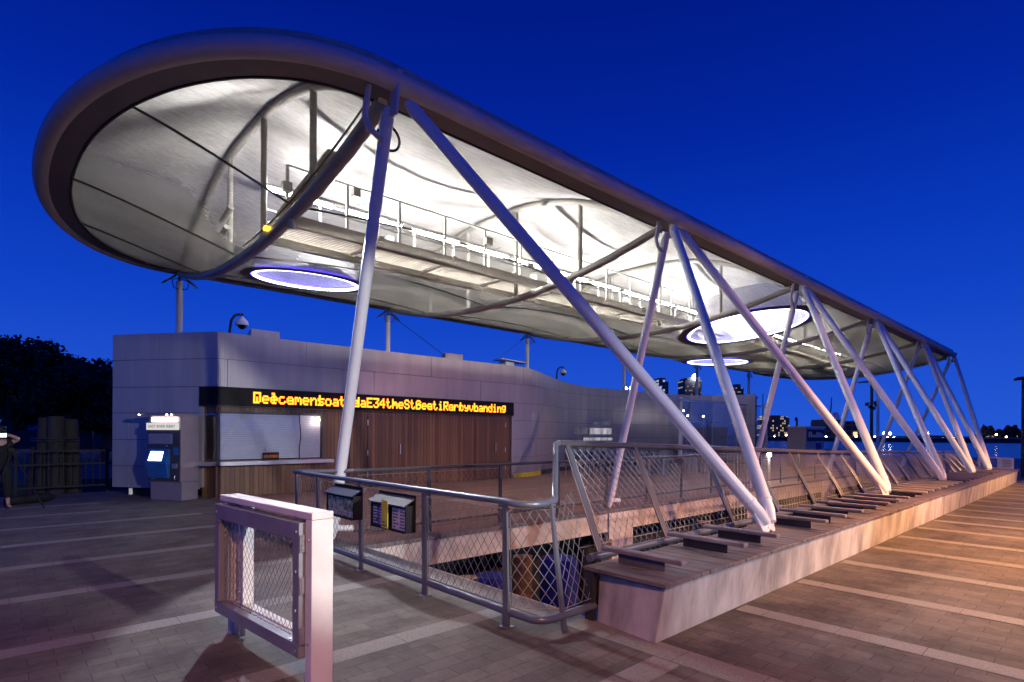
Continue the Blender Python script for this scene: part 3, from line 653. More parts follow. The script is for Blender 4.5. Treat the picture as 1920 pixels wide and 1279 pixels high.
# front: two courses above the sign with staggered joints
X2S = lambda x: SC+(x-3.96)
top_j = [0, PL[4]-.02, X2S(6.18), X2S(10.27), X2S(14.4), X2S(18.5), X2S(22.5), X2S(27), ST]
row_j = [0, PL[3]+.5, X2S(4.19), X2S(8.23), X2S(12.34), X2S(16.4), X2S(20.6), X2S(24.6), X2S(29), ST]
b = MB(); g = .006
def courses(b, joints, z0, z1, lo=0, hi=1e9):
    for a, c in zip(joints, joints[1:]):
        a2, c2 = max(a, lo), min(c, hi)
        if c2-a2 > .03: strip(b, a2+(g if a2 == a else 0), c2-(g if c2 == c else 0), z0+g, z1 if callable(z1) else z1-g, -.02, .0)
courses(b, top_j, 3.44, lambda x: ztop(x))
courses(b, row_j, 2.75, 3.44)
for k in range(4):
    J = top_j if k % 2 == 1 else row_j
    courses(b, J, rows[k], rows[k+1], 0, SL)
    courses(b, J, rows[k] if k else .17, rows[k+1], SR, ST)
strip(b, 0, ST, 3.98-.3, 3.70, -.34, -.021)
b.build('cladding', 'clad', bl)
b = MB(); strip(b, SR+.02, SR+1.95, .0, .165, -.1, .015); b.build('yellow_base', 'yellow', bl)
b = MB(); strip(b, SR+1.97, ST, .0, .165, -.1, -.01); b.build('base_strip', 'dark', bl)
b = MB(); strip(b, .3, SL-.1, .0, .3, -.5, -.4); b.build('base_strip', 'dark', bl)
b = MB()
for s in (PL[4]-.1, PL[3]+.3): p = offs(s, -.2); b.box(p[0]-.04, p[0]+.04, p[1]-.04, p[1]+.04, 0, .3)
b.build('stub_foot', 'alu', bl)
for z0, z1, em, xa, xb in ((2.06, 2.2, 'glarep2', 21.2, 22.4), (1.6, 1.9, 'glarep', 20.9, 22.5), (1.6, 1.9, 'glarep2', 19.6, 20.85), (1.3, 1.44, 'glarep', 20.4, 22.6), (.82, 1.1, 'glarep2', 19.8, 22.3)):
    b = MB(); strip(b, X2S(xa), X2S(xb), z0, z1, -.01, .006); b.build('painted_glare', em, bl)  # glowing bands painted where the wavy wall mirrors the bright canopy
# roof sheet
b = MB(); rp = [offs(min(ST-.001, s), -.3) for s in PL]; b.prism(rp+[(30.6, 21), (4.5, 21.5)], 3.6, 3.66); b.build('roof', 'dark', bl)
# wood front, recessed, wrapping the corner
b = MB(); strip(b, SC+.0, SR, .0, 2.28, -.25, -.08); b.build('wood_front', 'wallwood', bl)
b = MB(); strip(b, SL, SC, .0, 2.28, -.25, -.08); b.build('wood_return', 'wallwood', bl)
b = MB(); strip(b, SR-.07, SR, .0, 2.28, -.08, .0); b.build('front_jamb', 'clad', bl)
b = MB(); strip(b, SL-.0, SL+.07, .25, 2.28, -.08, .0); b.build('front_jamb', 'clad', bl)
for x0, x1, hx in ((8.06, 9.3, 9.15), (12.15, 13.55, 13.05)):
    b = MB(); b.box(x0, x1, 15.105, 15.128, .03, 2.12); d = b.build('door', 'doorwood', bl)
    b = MB(); b.tube([(hx, 15.06, .98), (hx, 15.06, 1.28)], .016, 8); b.tube([(hx, 15.06, 1.0), (hx, 15.11, 1.0)], .01, 6); b.tube([(hx, 15.06, 1.26), (hx, 15.11, 1.26)], .01, 6); b.build('handle', 'alu', d, smooth=True)
    b = MB()
    for z in (.3, .95, 1.85): b.box(x0-.015 if hx > x0+1 and x0 < 9 else x1-.02, x0+.02 if hx > x0+1 and x0 < 9 else x1+.015, 15.092, 15.104, z, z+.16)
    b.build('hinge', 'alu', d)
b = MB()
for i in range(60): x = 5.6+i*.135; b.ball((x, 15.127, 2.2), .009, 3)
for i in range(16): b.ball((4.3+i*.42, 15.127, .25), .008, 3)
b.build('screw_heads', 'alu', bl)
# sign band with running text (two messages caught on top of each other)
b = MB(); strip(b, SL, SR, 2.285, 2.745, -.1, .03); sb = b.build('led_sign', 'ledblack', bl)
b = MB(); strip(b, SL, SR, 2.262, 2.284, -.1, .04); b.build('sign_trim', 'dark', sb)
G = {'W':'3F4038403F','D':'7F4141413E','e':'3854545418','l':'00417F4000','c':'3844444420','o':'3844444438','m':'7C0418047 8'.replace(' ',''),'t':'043F444020','h':'7F08040478','E':'7F49494941','3':'2141494D33','4':'1814127F10','S':'2649494932','r':'7C08040408','F':'7F09090901','y':'0C5050503C','L':'7F40404040','a':'2054545478','n':'7C08040478','d':'384444487F','i':'00447D4000','g':'0C5252523E','s':'4854545424','R':'7F09192946','v':'1C2040201C','b':'7F48444438'}
T1 = 'Welcome to the E34th Street Ferry Landing'
T2 = {0:'D',2:'e',4:'a',7:'n',8:'s',10:'a',11:'t',13:'d',14:'a',19:'m',20:'e',23:'S',24:'e',25:'a',27:'i',28:'R',29:'a',31:'t',33:'v',34:'b'}
b = MB(); X0, X1 = 4.80, 13.5; pitch = (X1-X0)/len(T1); pw = pitch/5.9; ph = .29/7.2
done = set()
def glyph(i, ch):
    h = G[ch]
    for cidx in range(5):
        bits = int(h[2*cidx:2*cidx+2], 16)
        for r in range(7):
            if bits >> r & 1 and (i, cidx, r) not in done:
                done.add((i, cidx, r))
                x = X0+i*pitch+cidx*pw; z = 2.655-r*ph
                b.box(x-pw*.12, x+pw*1.12, 15.012, 15.0195, z-ph*1.1, z+ph*.1)
for i, ch in enumerate(T1):
    if ch != ' ': glyph(i, ch)
for i, ch in T2.items(): glyph(i, ch)
b.build('running_text', 'amber', sb)
# ticket window
WX0, WX1, WZ0, WZ1 = 4.02, 6.62, .92, 2.1
b = MB(); b.box(WX0, WX1, 15.13, 15.16, WZ0, WZ1); wn = b.build('window_back', 'dark', bl)
b = MB(); b.box(WX0-.05, WX1+.05, 15.04, 15.12, WZ1, WZ1+.05); b.box(WX1, WX1+.05, 15.04, 15.12, WZ0, WZ1); b.box(WX0-.05, WX0-.01, 15.06, 15.12, WZ0, WZ1)
win = b.build('window', 'dark', bl)
b = MB()
for i in range(24): z = WZ0+.02+i*.048; b.hexa([(WX0+.02, 15.09, z), (WX1-.02, 15.09, z), (WX1-.02, 15.125, z), (WX0+.02, 15.125, z)], [(WX0+.02, 15.097, z+.044), (WX1-.02, 15.097, z+.044), (WX1-.02, 15.125, z+.044), (WX0+.02, 15.125, z+.044)])
b.build('roller_shutter', 'shutter', win)
b = MB(); b.box(WX0, WX1, 15.058, 15.064, WZ0, WZ1); b.build('pane', 'glass', win)
b = MB(); b.tube([(6.02-.02*math.sin(z*7), 15.05, z) for z in [WZ0+i*.1 for i in range(13)]], .012, 6); b.build('cable', 'black', win)
b = MB(); b.lathe([(.0, 0), (.085, 0), (.085, .02), (0, .02)], n=20); b.T = Matrix.Translation((5.2, 15.05, 1.19)) @ Matrix.Rotation(PI/2, 4, 'X'); b.build('speak_hole', 'alu', win, smooth=True)
b = MB(); b.box(6.5, 6.56, 15.03, 15.05, 1.95, 1.99); b.build('window_lamp', 'lampwarm', win)
b = MB(); strip(b, SL+.06, SC, .95, 2.08, -.075, -.05); b.build('side_pane', 'screenglass', win)
b = MB(); strip(b, SL-.02, SC, .8, .9, -.09, .3); strip(b, SC, SC+2.9, .8, .9, -.09, .3); ctr = b.build('counter', 'alu', bl, bevel=.006)
cs = thing('closed_sign', 'small dark CLOSED sign standing on the ticket window counter', 'sign', (5.22, 14.95, .9))
b = MB(); b.box(5.02, 5.42, 14.93, 14.96, .903, 1.105); b.build('sign_case', 'black', cs, bevel=.006)
def text(s, size, name, m, parent, M4, ext=.002):
    cu = bpy.data.curves.new(name, 'FONT'); cu.body = s; cu.size = size; cu.align_x = 'CENTER'; cu.align_y = 'CENTER'; cu.extrude = ext; cu.resolution_u = 3
    o = bpy.data.objects.new(name, cu); col.objects.link(o); dg = bpy.context.evaluated_depsgraph_get()
    me = bpy.data.meshes.new_from_object(o.evaluated_get(dg)); bpy.data.objects.remove(o)
    me.name = name; off = OFF[parent.name] if parent else V((0,0,0))
    me.transform(Matrix.Translation(-off) @ M4); me.materials.clear(); me.materials.append(MT[m])
    q = bpy.data.objects.new(name, me); col.objects.link(q)
    if parent: q.parent = parent
    OFF[q.name] = off; return q
FRONT = lambda x, y, z: Matrix.Translation((x, y, z)) @ Matrix.Rotation(PI/2, 4, 'X')
text('CLOSED', .095, 'lettering', 'closedled', cs, FRONT(5.22, 14.926, 1.0))
# rooftop pieces
for x, y, h, lab in ((4.35, 15.45, .66, 'white dome camera on black bent arm at the left end of the building roof'), (18.3, 17.0, .5, 'white dome camera on black bent arm above the wavy wall')):
    z0 = ztop(x)-(.2 if x < 5 else -.06); t = thing('dome_camera', lab, 'camera', (x, y, z0), 'dome cameras on the roof')
    k = .8 if x < 5 else 1.15
    A = [(x, y, z0), (x, y, z0+.25+.12*h), (x+.05*k, y, z0+.25+.55*h), (x+.16*k, y, z0+.25+.75*h), (x+.3*k, y, z0+.25+.8*h), (x+.4*k, y, z0+.25+.8*h)]
    b = MB(); b.tube(A, .032, 10); b.build('arm', 'black', t, smooth=True)
    cx, cz = x+.37*k, z0+.25+.8*h
    b = MB(); b.lathe([(.02, -.04), (.045, -.08), (.075, -.1), (.14, -.17), (.165, -.26), (.16, -.28)], (cx, y, cz), 18); b.build('hood', 'white', t, smooth=True)
    b = MB(); b.ball((cx, y, cz-.28), .105, 8); b.build('dome', 'black', t, smooth=True)
for x, lab in ((4.95, 'curved grey roof vent hood beside the left dome camera'), (11.3, 'curved grey roof vent hood in the middle of the roof')):
    t = thing('roof_vent', lab, 'vent', (x, 15.9, 3.6), 'roof vents')
    b = MB(); pr = [(.0, .0)]+[(.34*math.sin(a), .74*(.62+.38*math.cos(a))) for a in [i*PI/2/7 for i in range(8)]]+[(.34, 0)]
    vs = [(x+dx, 15.7+p, 3.6+q*1.07) for dx in (0, .75) for p, q in pr]; n = len(pr)
    b.add(vs, [tuple(range(n)), tuple(range(2*n-1, n-1, -1))]+[(i, n+i, n+(i+1)%n, (i+1)%n) for i in range(n)]); b.build('hood', 'clad', t)
    b = MB(); b.box(x-.05, x+.8, 15.66, 16.06, 3.6, 3.68); b.build('curb', 'dark', t)
t = thing('roof_fan', 'flat-topped white roof unit beside the third rear canopy post', 'vent', (15.4, 16.9, 3.6))
b = MB(); b.box(14.9, 15.35, 16.6, 17.0, 3.66, 4.5); b.build('body', 'white', t, bevel=.01)
b = MB(); b.hexa([(14.6, 16.5, 4.54), (16.0, 16.5, 4.5), (16.0, 17.05, 4.5), (14.6, 17.05, 4.54)], [(14.6, 16.5, 4.59), (16.0, 16.5, 4.54), (16.0, 17.05, 4.54), (14.6, 17.05, 4.59)]); b.box(15.0, 15.06, 16.8, 16.86, 4.5, 4.55); b.build('cap', 'alu', t)

# ------------------------------------------------------------------ ticket machine
ux, uy = .523, -.852           # along its front
O = V((2.62, 15.74, 0)); T = Matrix(((ux, .852, 0, O.x), (uy, .523, 0, O.y), (0, 0, 1, 0), (0, 0, 0, 1)))   # local x along front, y depth, z up
tm = thing('ticket_machine', 'dark ticket machine with glowing screen and lit header against the building corner', 'ticket machine', O)
Wd, Dp = .97, .55
b = MB(T); b.box(0, Wd, 0.03, Dp, .44, 2.03); b.build('cabinet', 'kiosk', tm, bevel=.006)
b = MB(T); b.box(.04, Wd-.0, .06, Dp-.02, 0, .432); b.build('plinth', 'kiosk', tm, bevel=.006)
b = MB(T); b.box(0.0, Wd-.0, 0.0, .029, .46, 1.68); b.build('front_panel', 'kioskface', tm, bevel=.004)
b = MB(T); b.box(-.1, Wd+.02, -.2, .3, 1.99, 2.06); cp = b.build('canopy_hood', 'kiosk', tm, bevel=.008)
b = MB(T)
for x, y in ((-.02, -.205), (.8, -.205), (.94, -.205)): b.ball((x, y, 2.02), .014, 5)
b.build('marker_light', 'lampw', cp)
b = MB(T); b.box(.14, .88, -.02, .025, 1.86, 1.97); b.build('light_box', 'lightbox', tm)
b = MB(T); b.box(.02, Wd-.02, -.05, .0, 1.67, 1.835); hs = b.build('header_sign', 'signface', tm, bevel=.004)
R4 = T @ Matrix.Translation((Wd/2, -.0525, 1.75)) @ Matrix.Rotation(PI/2, 4, 'X')
text('EAST RIVER FERRY', .098, 'lettering', 'greytext', hs, R4, .001)
b = MB(T); b.box(.05, .75, -.012, -.001, 1.34, 1.58); fr = b.build('notice_frame', 'alu', tm)
b = MB(T); b.box(.09, .71, -.016, -.0125, 1.37, 1.55); b.build('notice_panel', 'kiosk', fr)
b = MB(T); b.hexa([(.06, -.13, .88), (.70, -.13, .88), (.70, -.001, .88), (.06, -.001, .88)], [(.1, -.04, 1.22), (.70, -.04, 1.22), (.70, -.001, 1.22), (.1, -.001, 1.22)])
b.hexa([(.08, -.05, .53), (.68, -.05, .53), (.68, -.001, .53), (.08, -.001, .53)], [(.06, -.13, .878), (.70, -.13, .878), (.70, -.001, .878), (.06, -.001, .878)]); su = b.build('screen_surround', 'blue', tm, bevel=.01)
b = MB(T); b.hexa([(.15, -.118, .945), (.545, -.118, .945), (.545, -.10, .94), (.15, -.10, .94)], [(.18, -.063, 1.16), (.55, -.063, 1.16), (.55, -.05, 1.16), (.18, -.05, 1.16)]); b.build('screen', 'screen', su)
b = MB(T); b.box(.76, .9, -.03, -.001, .76, .88); b.box(.8, .86, -.036, -.031, .80, .84); b.build('card_slot', 'alu', tm, bevel=.004)
b = MB(T); b.box(.80, .93, -.02, -.001, 1.08, 1.26); b.build('keypad', 'blue', tm)
b = MB(T); b.tube([(.87, -.03, .60), (.87, -.05, .56), (.87, -.05, .52), (.87, -.02, .5)], .014, 6); b.ball((.6, -.012, 1.29), .02, 5); b.box(.12, .24, -.004, -.001, .50, .515); b.box(.2, .35, -.085, -.08, .72, .735); b.build('latch', 'alu', tm, smooth=True)

# ------------------------------------------------------------------ railings
def plate(b, p, q, wd, th, ax, w2=None): # flat tapered post: wide along ax
    p, q, ax = V(p), V(q), V(ax); d = (q-p).normalized(); n = d.cross(ax).normalized(); w2 = wd if w2 is None else w2
    A = [p-ax*wd/2-n*th/2, p+ax*wd/2-n*th/2, p+ax*wd/2+n*th/2, p-ax*wd/2+n*th/2]
    B = [q-ax*w2/2-n*th/2, q+ax*w2/2-n*th/2, q+ax*w2/2+n*th/2, q-ax*w2/2+n*th/2]
    return b.add(A+B, [(3,2,1,0),(4,5,6,7),(0,1,5,4),(1,2,6,5),(2,3,7,6),(3,0,4,7)])
def arc(c, r, a0, a1, z, n=6): return [(c[0]+r*math.cos(a0+(a1-a0)*i/n), c[1]+r*math.sin(a0+(a1-a0)*i/n), z) for i in range(n+1)]
fr = thing('end_railing', 'grey tube railing with wire net closing the near end of the water slot', 'railing', (3.2, 5.6, 0))
b = MB()
b.tube([(3.9, 7.72, 1.07), (3.45, 7.95, 1.07), (3.15, 8.1, 1.07)] + [(3.15, y, 1.07) for y in (7.9, 6, 4, 3.5)] + arc((3.32, 3.42), .17, PI, 1.5*PI, 1.06, 5)[1:] + [(3.5, 3.27, 1.07), (3.555, 3.315, 1.08), (3.59, 3.35, 1.115), (4.08, 3.8, 1.49), (4.115, 3.835, 1.53), (4.2, 3.86, 1.55)], .029, 12)
b.build('top_rail', 'rail', fr, smooth=True)
b = MB(); b.tube([(3.2, 7.9, .13), (3.2, 3.4, .13)] + arc((3.34, 3.28), .14, PI, 1.5*PI, .13, 5)[1:] + [(3.88, 3.14, .13)], .034, 12); b.build('bottom_rail', 'rail', fr, smooth=True)
posts = [(3.2, 8.08), (3.18, 7.3), (3.18, 6.1), (3.18, 4.75), (3.18, 3.52)]
for x, y in posts:
    b = MB(); plate(b, (x, y, 0), (x-.02, y, 1.05), .075, .022, (0, 1, 0), .05); b.box(x-.05, x+.05, y-.05, y+.05, 0, .008); ps = b.build('post', 'rail', fr)
    b = MB()
    for z in (.17, .98): b.tube([(x+.03, y+.0, z-.02), (x+.05, y+.05, z), (x+.03, y+.0, z+.02)], .006, 5)
    b.tube([(x+.015, y-.045, .17), (x, y-.04, .98)], .005, 4); b.tube([(x+.015, y+.045, .17), (x, y+.04, .98)], .005, 4)
    b.build('net_cable', 'wire', ps)
b = MB(); plate(b, (3.47, 3.12, 0), (3.44, 3.25, 1.05), .075, .022, (.9, .3, 0), .05); b.build('post', 'rail', fr)
b = MB()
for (x0, y0), (x1, y1) in zip(posts, posts[1:]): b.net((x0+.01, y0-.05, .18), (x1+.01, y1+.05, .18), (x1-.01, y1+.04, 1.0), (x0-.01, y0-.04, 1.0), .098, .13, .0026)
b.net((3.19, 3.46, .18), (3.45, 3.14, .18), (3.42, 3.25, 1.0), (3.17, 3.46, 1.0), .098, .13, .0034)
b.net((3.5, 3.12, .18), (3.86, 3.14, .2), (4.1, 3.6, 1.1), (3.46, 3.25, 1.0), .098, .13, .003)
for z in (.18, 1.0): b.tube([(3.19, 8, z), (3.19, 3.5, z)], .004, 5)
b.tube([(3.18, 3.46, .18), (3.45, 3.14, .18), (3.86, 3.14, .2)], .004, 5); b.tube([(3.18, 3.46, 1.0), (3.44, 3.25, 1.0)], .004, 5)
b.build('wire_net', 'wire', fr)

ir = thing('deck_railing', 'brown steel railing with fine wire net along the edge of the landing deck', 'railing', (12, 7.66, 0))
b = MB(); b.tube([(3.9, 7.72, 1.07), (6.6, 7.66, 1.07), (27, 7.66, 1.07)], .028, 10); b.build('top_rail', 'railr', ir, smooth=True)
b = MB(); b.tube([(3.9, 7.72, .17), (6.6, 7.66, .17), (27, 7.66, .17)], .022, 8); b.build('bottom_rail', 'railr', ir, smooth=True)
for i in range(15):
    x = 5.2+1.555*i; b = MB(); plate(b, (x, 7.66, .012), (x, 7.66, 1.05), .09, .02, (1, 0, 0), .05); b.build('post', 'railr', ir)
b = MB(); b.net((3.95, 7.7, .2), (27, 7.66, .2), (27, 7.66, 1.02), (3.95, 7.7, 1.02), .11, .14, .0015); b.tube([(3.95, 7.7, 1.0), (27, 7.66, 1.0)], .004, 4); b.build('wire_net', 'wire', ir)

lr = thing('leaning_railing', 'long railing of leaning flat posts with sparkling wire net behind the bench', 'railing', (14, 3.5, 0))
PX = [4.3, 5.48, 7.05, 8.5, 9.94, 11.3, 12.6, 13.8, 15.05, 16.2, 17.35, 18.5, 19.5, 20.5, 21.5, 22.4, 23.3, 24.2, 25.1, 26.0]
rz = lambda x: 1.545-.031*(x-4.2) if x < 12 else 1.303-.018*(x-12)
b = MB(); b.tube([(x, 3.86, rz(x)) for x in [4.2, 6, 8, 10, 12, 14, 16, 18, 20, 22, 24, 26.2]], .034, 12); b.build('top_rail', 'railr', lr, smooth=True)
b = MB(); b.tube([(4.05, 3.34, .49), (26.2, 3.34, .49)], .038, 12); b.build('bottom_rail', 'rail', lr, smooth=True)
for x in PX:
    b = MB(); plate(b, (x, 3.36, .4), (x, 3.85, rz(x)), .095, .022, (1, 0, 0), .06); p = b.build('post', 'postm', lr)
    b = MB()
    for s in (-1, 1): b.tube([(x+s*.06, 3.38, .5), (x+s*.042, 3.83, rz(x)-.05)], .005, 4)
    b.build('net_cable', 'wire', p)
b = MB()
for a, c in zip(PX, PX[1:]): b.net((a+.06, 3.37, .3), (c-.06, 3.37, .3), (c-.04, 3.82, rz(c)-.06), (a+.04, 3.82, rz(a)-.06), .1, .13, .0026, .0065 if a < 14 else 0)
b.tube([(4.1, 3.5, .55), (26, 3.5, .55)], .006, 5); b.build('wire_net', 'wire', lr)

# leaflet boxes hung on the end railing
for y, lab, face, papers in ((6.37, 'dark blue leaflet box with five photo leaflets hung on the railing', 'boxblue', ('paper5',)*5), (5.24, 'grey leaflet box with a yellow leaflet between blue and white ones', 'boxgrey', ('paper4', 'paper1', 'paper2', 'paper3', 'paper3'))):
    t = thing('leaflet_box', lab, 'leaflet box', (3.08, y, .62), 'leaflet boxes on the railing')
    y0, y1 = y-.36, y+.36
    b = MB(); b.box(3.135, 3.15, y0, y1, .62, 1.0); b.box(3.03, 3.134, y0, y0+.012, .63, .9); b.box(3.03, 3.134, y1-.012, y1, .63, .9); b.box(3.02, 3.134, y0+.013, y1-.013, .62, .635); b.build('case', 'black', t)
    b = MB(); b.hexa([(3.0, y0-.005, .885), (3.134, y0-.005, .96), (3.134, y1+.005, .96), (3.0, y1+.005, .885)][::-1], [(3.0, y0-.005, .9), (3.134, y0-.005, .975), (3.134, y1+.005, .975), (3.0, y1+.005, .9)][::-1]); b.build('lid', face, t)
    ww = (y1-y0-.03)/len(papers)
    for i, p in enumerate(papers):
        ya = y1-.018-i*ww; hi = .86 if p != 'paper2' else .93
        xx = 3.045 if p != 'paper2' else 2.996
        b = MB(); b.hexa([(xx, ya, .64), (xx, ya-ww*.94, .64), (xx+.006, ya-ww*.94, .64), (xx+.006, ya, .64)][::-1], [(xx, ya, hi), (xx, ya-ww*.94, hi), (xx+.006, ya-ww*.94, hi), (xx+.006, ya, hi)][::-1]); pp = b.build('leaflet', p, t)
        b = MB()
        random.seed(i+int(y*10))
        for r in range(6 if p in ('paper3', 'paper4', 'paper1') else 2):
            z = .66+r*.032; b.box(xx-.0015, xx-.0005, ya-ww*(.5+.4*random.random()), ya-ww*.12, z, z+.014)
        b.build('print', 'greytext' if p in ('paper2', 'paper3') else 'whitepanel', pp)

# ------------------------------------------------------------------ white gate frame in the foreground
ang = math.atan2(4.91-3.46, 1.33-1.46)
gu = V((math.cos(ang), math.sin(ang), 0)); gw = V((math.sin(ang), -math.cos(ang), 0))
GT = Matrix(((gu.x, gw.x, 0, 1.455), (gu.y, gw.y, 0, 3.44), (0, 0, 1, 0), (0, 0, 0, 1)))   # x along gate, y through it, z up
gl = 1.50; gt = thing('gate', 'white framed swing gate with wire mesh leaf standing open on the pavement', 'gate', (1.42, 4.2, 0))
b = MB(GT); b.box(0, gl, 0, .15, 1.09, 1.135); b.build('top_beam', 'whiteal', gt, bevel=.006)
b = MB(GT); b.box(0, .085, 0, .15, 0, 1.088); b.build('post', 'whiteal', gt, bevel=.006)
b = MB(GT); b.box(gl-.06, gl, .065, .085, 0, 1.088); b.box(gl-.06, gl, .09, .15, 0, 1.088); b.build('rear_post', 'whiteal', gt, bevel=.005)
b = MB(GT)
for x in (gl-.13, gl-.22): b.tube([(x, .1, .02), (x, .1, 1.07)], .02, 10)
b.tube([(gl-.25, .1, .6), (gl-.1, .1, .6)], .016, 8); b.tube([(gl-.25, .1, .35), (gl-.1, .1, .35)], .016, 8); b.build('latch_rod', 'alu', gt, smooth=True)
LZ0, LZ1 = .2, 1.035
b = MB(GT); y0, y1 = -.035, .06
b.box(.10, gl, y0, y1, LZ1-.085, LZ1+.03); b.box(.10, gl, y0, y1, LZ0, LZ0+.085); b.box(.10, .185, y0, y1, LZ0+.086, LZ1-.086); b.box(gl-.075, gl, y0, y1, LZ0+.086, LZ1-.086)
lf = b.build('gate_leaf', 'leafgrey', gt, bevel=.004)
b = MB(GT); b.box(.187, gl-.077, .075, .15, LZ0+.02, LZ0+.085); b.box(gl-.3, gl-.24, .065, .15, LZ0+.09, 1.07); b.build('inner_frame', 'whiteal', gt, bevel=.004)
b = MB(GT)
b.net((.19, .012, LZ0+.09), (gl-.08, .012, LZ0+.09), (gl-.08, .012, LZ1-.09), (.19, .012, LZ1-.09), .062, .078, .0019)
for p, q in (((.2, LZ0+.1), (.2, LZ1-.1)), ((gl-.09, LZ0+.1), (gl-.09, LZ1-.1)), ((.2, LZ1-.1), (gl-.09, LZ1-.1)), ((.2, LZ0+.1), (gl-.09, LZ0+.1))):
    b.tube([(p[0]+(q[0]-p[0])*i/40+.004*math.sin(i*2.1), .012+.004*math.cos(i*2.1), p[1]+(q[1]-p[1])*i/40) for i in range(41)], .0035, 5)
b.build('wire_net', 'wire', lf)
b = MB(GT)
for z in (LZ1-.1, LZ0+.1):
    for x in (.2, gl-.09): b.lathe([(.008, 0), (.018, 0), (.018, .01), (.008, .01)], tuple((x, -.03, z)), 10)
b.build('eye_bolt', 'alu', lf)
for x, z in ((.14, LZ1-.03), (gl-.04, LZ1-.03), (.14, LZ0+.04), (gl-.04, LZ0+.04), (.14, .75), (.14, .5)):
    b = MB(GT); b.tube([(x, -.036, z), (x, -.043, z)], .011, 8); b.build('bolt', 'alu', lf, smooth=True)
for z in (.3, .96):
    b = MB(GT); b.tube([(.04, -.001, z), (.04, -.006, z)], .009, 8); b.build('bolt', 'alu', gt, smooth=True)
b = MB(GT)
for z in (.34, .66, .93): b.box(.084, .102, -.02, .05, z-.05, z+.06)
b.build('hinge', 'alu', gt)
for z in (.34, .66, .93):
    b = MB(GT); b.tube([(.093, -.028, z-.05), (.093, -.028, z+.06)], .011, 8); b.build('hinge_pin', 'alu', gt, smooth=True)

# ------------------------------------------------------------------ bench on a concrete plinth
be = thing('bench', 'long concrete and timber bench with cross slats under the slanted canopy legs', 'bench', (15, 2.8, 0))
b = MB()
b.hexa([(3.79, 2.46, .0), (26.2, 2.46, .0), (26.2, 3.09, .0), (3.86, 3.09, .0)], [(3.87, 2.42, .425), (26.2, 2.42, .425), (26.2, 3.12, .425), (3.93, 3.12, .425)])
b.build('plinth', 'concrete', be, bevel=.008)
b = MB(); b.box(3.85, 26.2, 2.45, 3.2, .426, .437); b.box(3.84, 3.89, 3.125, 3.21, -.1, .425); b.build('bearer', 'dark', be)
b = MB(); x = 3.83; random.seed(5)
while x < 26.2:
    wd = .138; dz = random.uniform(-.0015, .0015); dy = random.uniform(-.004, .004)
    b.box(x, x+wd-.005, 2.385+dy, 3.215+dy, .438+dz, .472+dz); x += wd
b.build('seat_boards', 'wood', be, bevel=.004, seg=1)
SX = [4.18, 5.3, 6.05, 7.5, 8.2, 8.9, 9.6, 10.22, 10.83, 11.43, 12.75, 13.3, 13.9, 14.5, 15.1, 15.7, 16.2, 17.2, 17.8, 18.4, 19, 19.6, 20.1, 21.0, 21.6, 22.2]
for x in SX:
    b = MB(); b.box(x-.05, x+.05, 2.43, 3.27, .56, .6); sl = b.build('slat', 'slat', be, bevel=.01)
    b = MB(); b.box(x-.005, x+.005, 2.62, 3.1, .473, .559); b.build('bracket', 'boxgrey' if x < 5 else 'dark', sl)

# ------------------------------------------------------------------ lit bollard, chairs, glass screen, deck kiosk, boards
t = thing('deck_lamp', 'small bright white lamp on a pale post behind the deck railing', 'lamp', (19.6, 8.3, 0))
b = MB(); b.box(19.5, 19.7, 8.2, 8.4, 0, .8); b.build('post', 'fascia', t, bevel=.01)
b = MB(); b.box(19.53, 19.67, 8.22, 8.36, .8, .84); b.build('bracket', 'dark', t)
b = MB(); b.ball((19.6, 8.2, .94), .075, 8); b.build('bulb', 'lampw', t)
b = MB(); b.lathe([(.02, 0), (.07, .0), (.07, .12), (.03, .14)], (19.6, 8.3, .84), 12); b.build('housing', 'alu', t, smooth=True)
random.seed(11)
def chair():
    t = thing('chair', '', 'chair', (0, 0, 0), 'dark chairs along the wavy wall')
    b = MB(); b.box(-.22, .22, -.22, .22, .43, .46); b.build('seat', 'dark', t, bevel=.01)
    b = MB(); b.hexa([(-.21, .2, .5), (.21, .2, .5), (.21, .23, .5), (-.21, .23, .5)], [(-.2, .28, .86), (.2, .28, .86), (.2, .31, .86), (-.2, .31, .86)]); b.build('backrest', 'dark', t, bevel=.01)
    for x in (-.2, .2):
        for y in (-.2, .2):
            b = MB(); b.tube([(x, y, 0), (x*.95, y*.95, .43)], .014, 6); b.build('leg', 'alu', t)
    return t
CH = [(15.9, 13.9, 0), (16.75, 14.15, .2), (17.6, 14.3, -.1), (18.6, 14.35, .15), (19.5, 14.2, 0), (20.4, 14.3, .3), (21.4, 14.0, -.2), (22.4, 14.2, .1), (23.5, 13.9, .0), (24.6, 14.1, .2)]
nm = ['nearest', 'second', 'third', 'fourth', 'fifth', 'sixth', 'seventh', 'eighth', 'ninth', 'last']
c0 = chair()
for i, (x, y, r) in enumerate(CH):
    c = c0 if i == 0 else copy_tree(c0)
    c.location = (x, y, 0); c.rotation_euler = (0, 0, r)
    c['label'] = nm[i]+' dark chair from the left in the row along the wavy wall'
def table(x, y, lab):
    t = thing('deck_table', lab, 'table', (x, y, 0), 'tables on the landing deck')
    b = MB(); b.box(x-.7, x+.7, y-.35, y+.35, .7, .745); b.build('table_top', 'slat', t, bevel=.01)
    for s in (-1, 1):
        b = MB(); b.box(x+s*.5-.04, x+s*.5+.04, y-.28, y+.28, 0, .7); b.build('leg', 'fascia', t)
table(19.2, 12.7, 'pale long table in front of the dark chairs, left of the glass screen post'); table(22.2, 12.4, 'pale long table behind the second slanted leg, in front of the glass screen')
gs = thing('glass_windscreen', 'tall glass windscreen with white post in front of the wavy wall end', 'windscreen', (28, 14, 0))
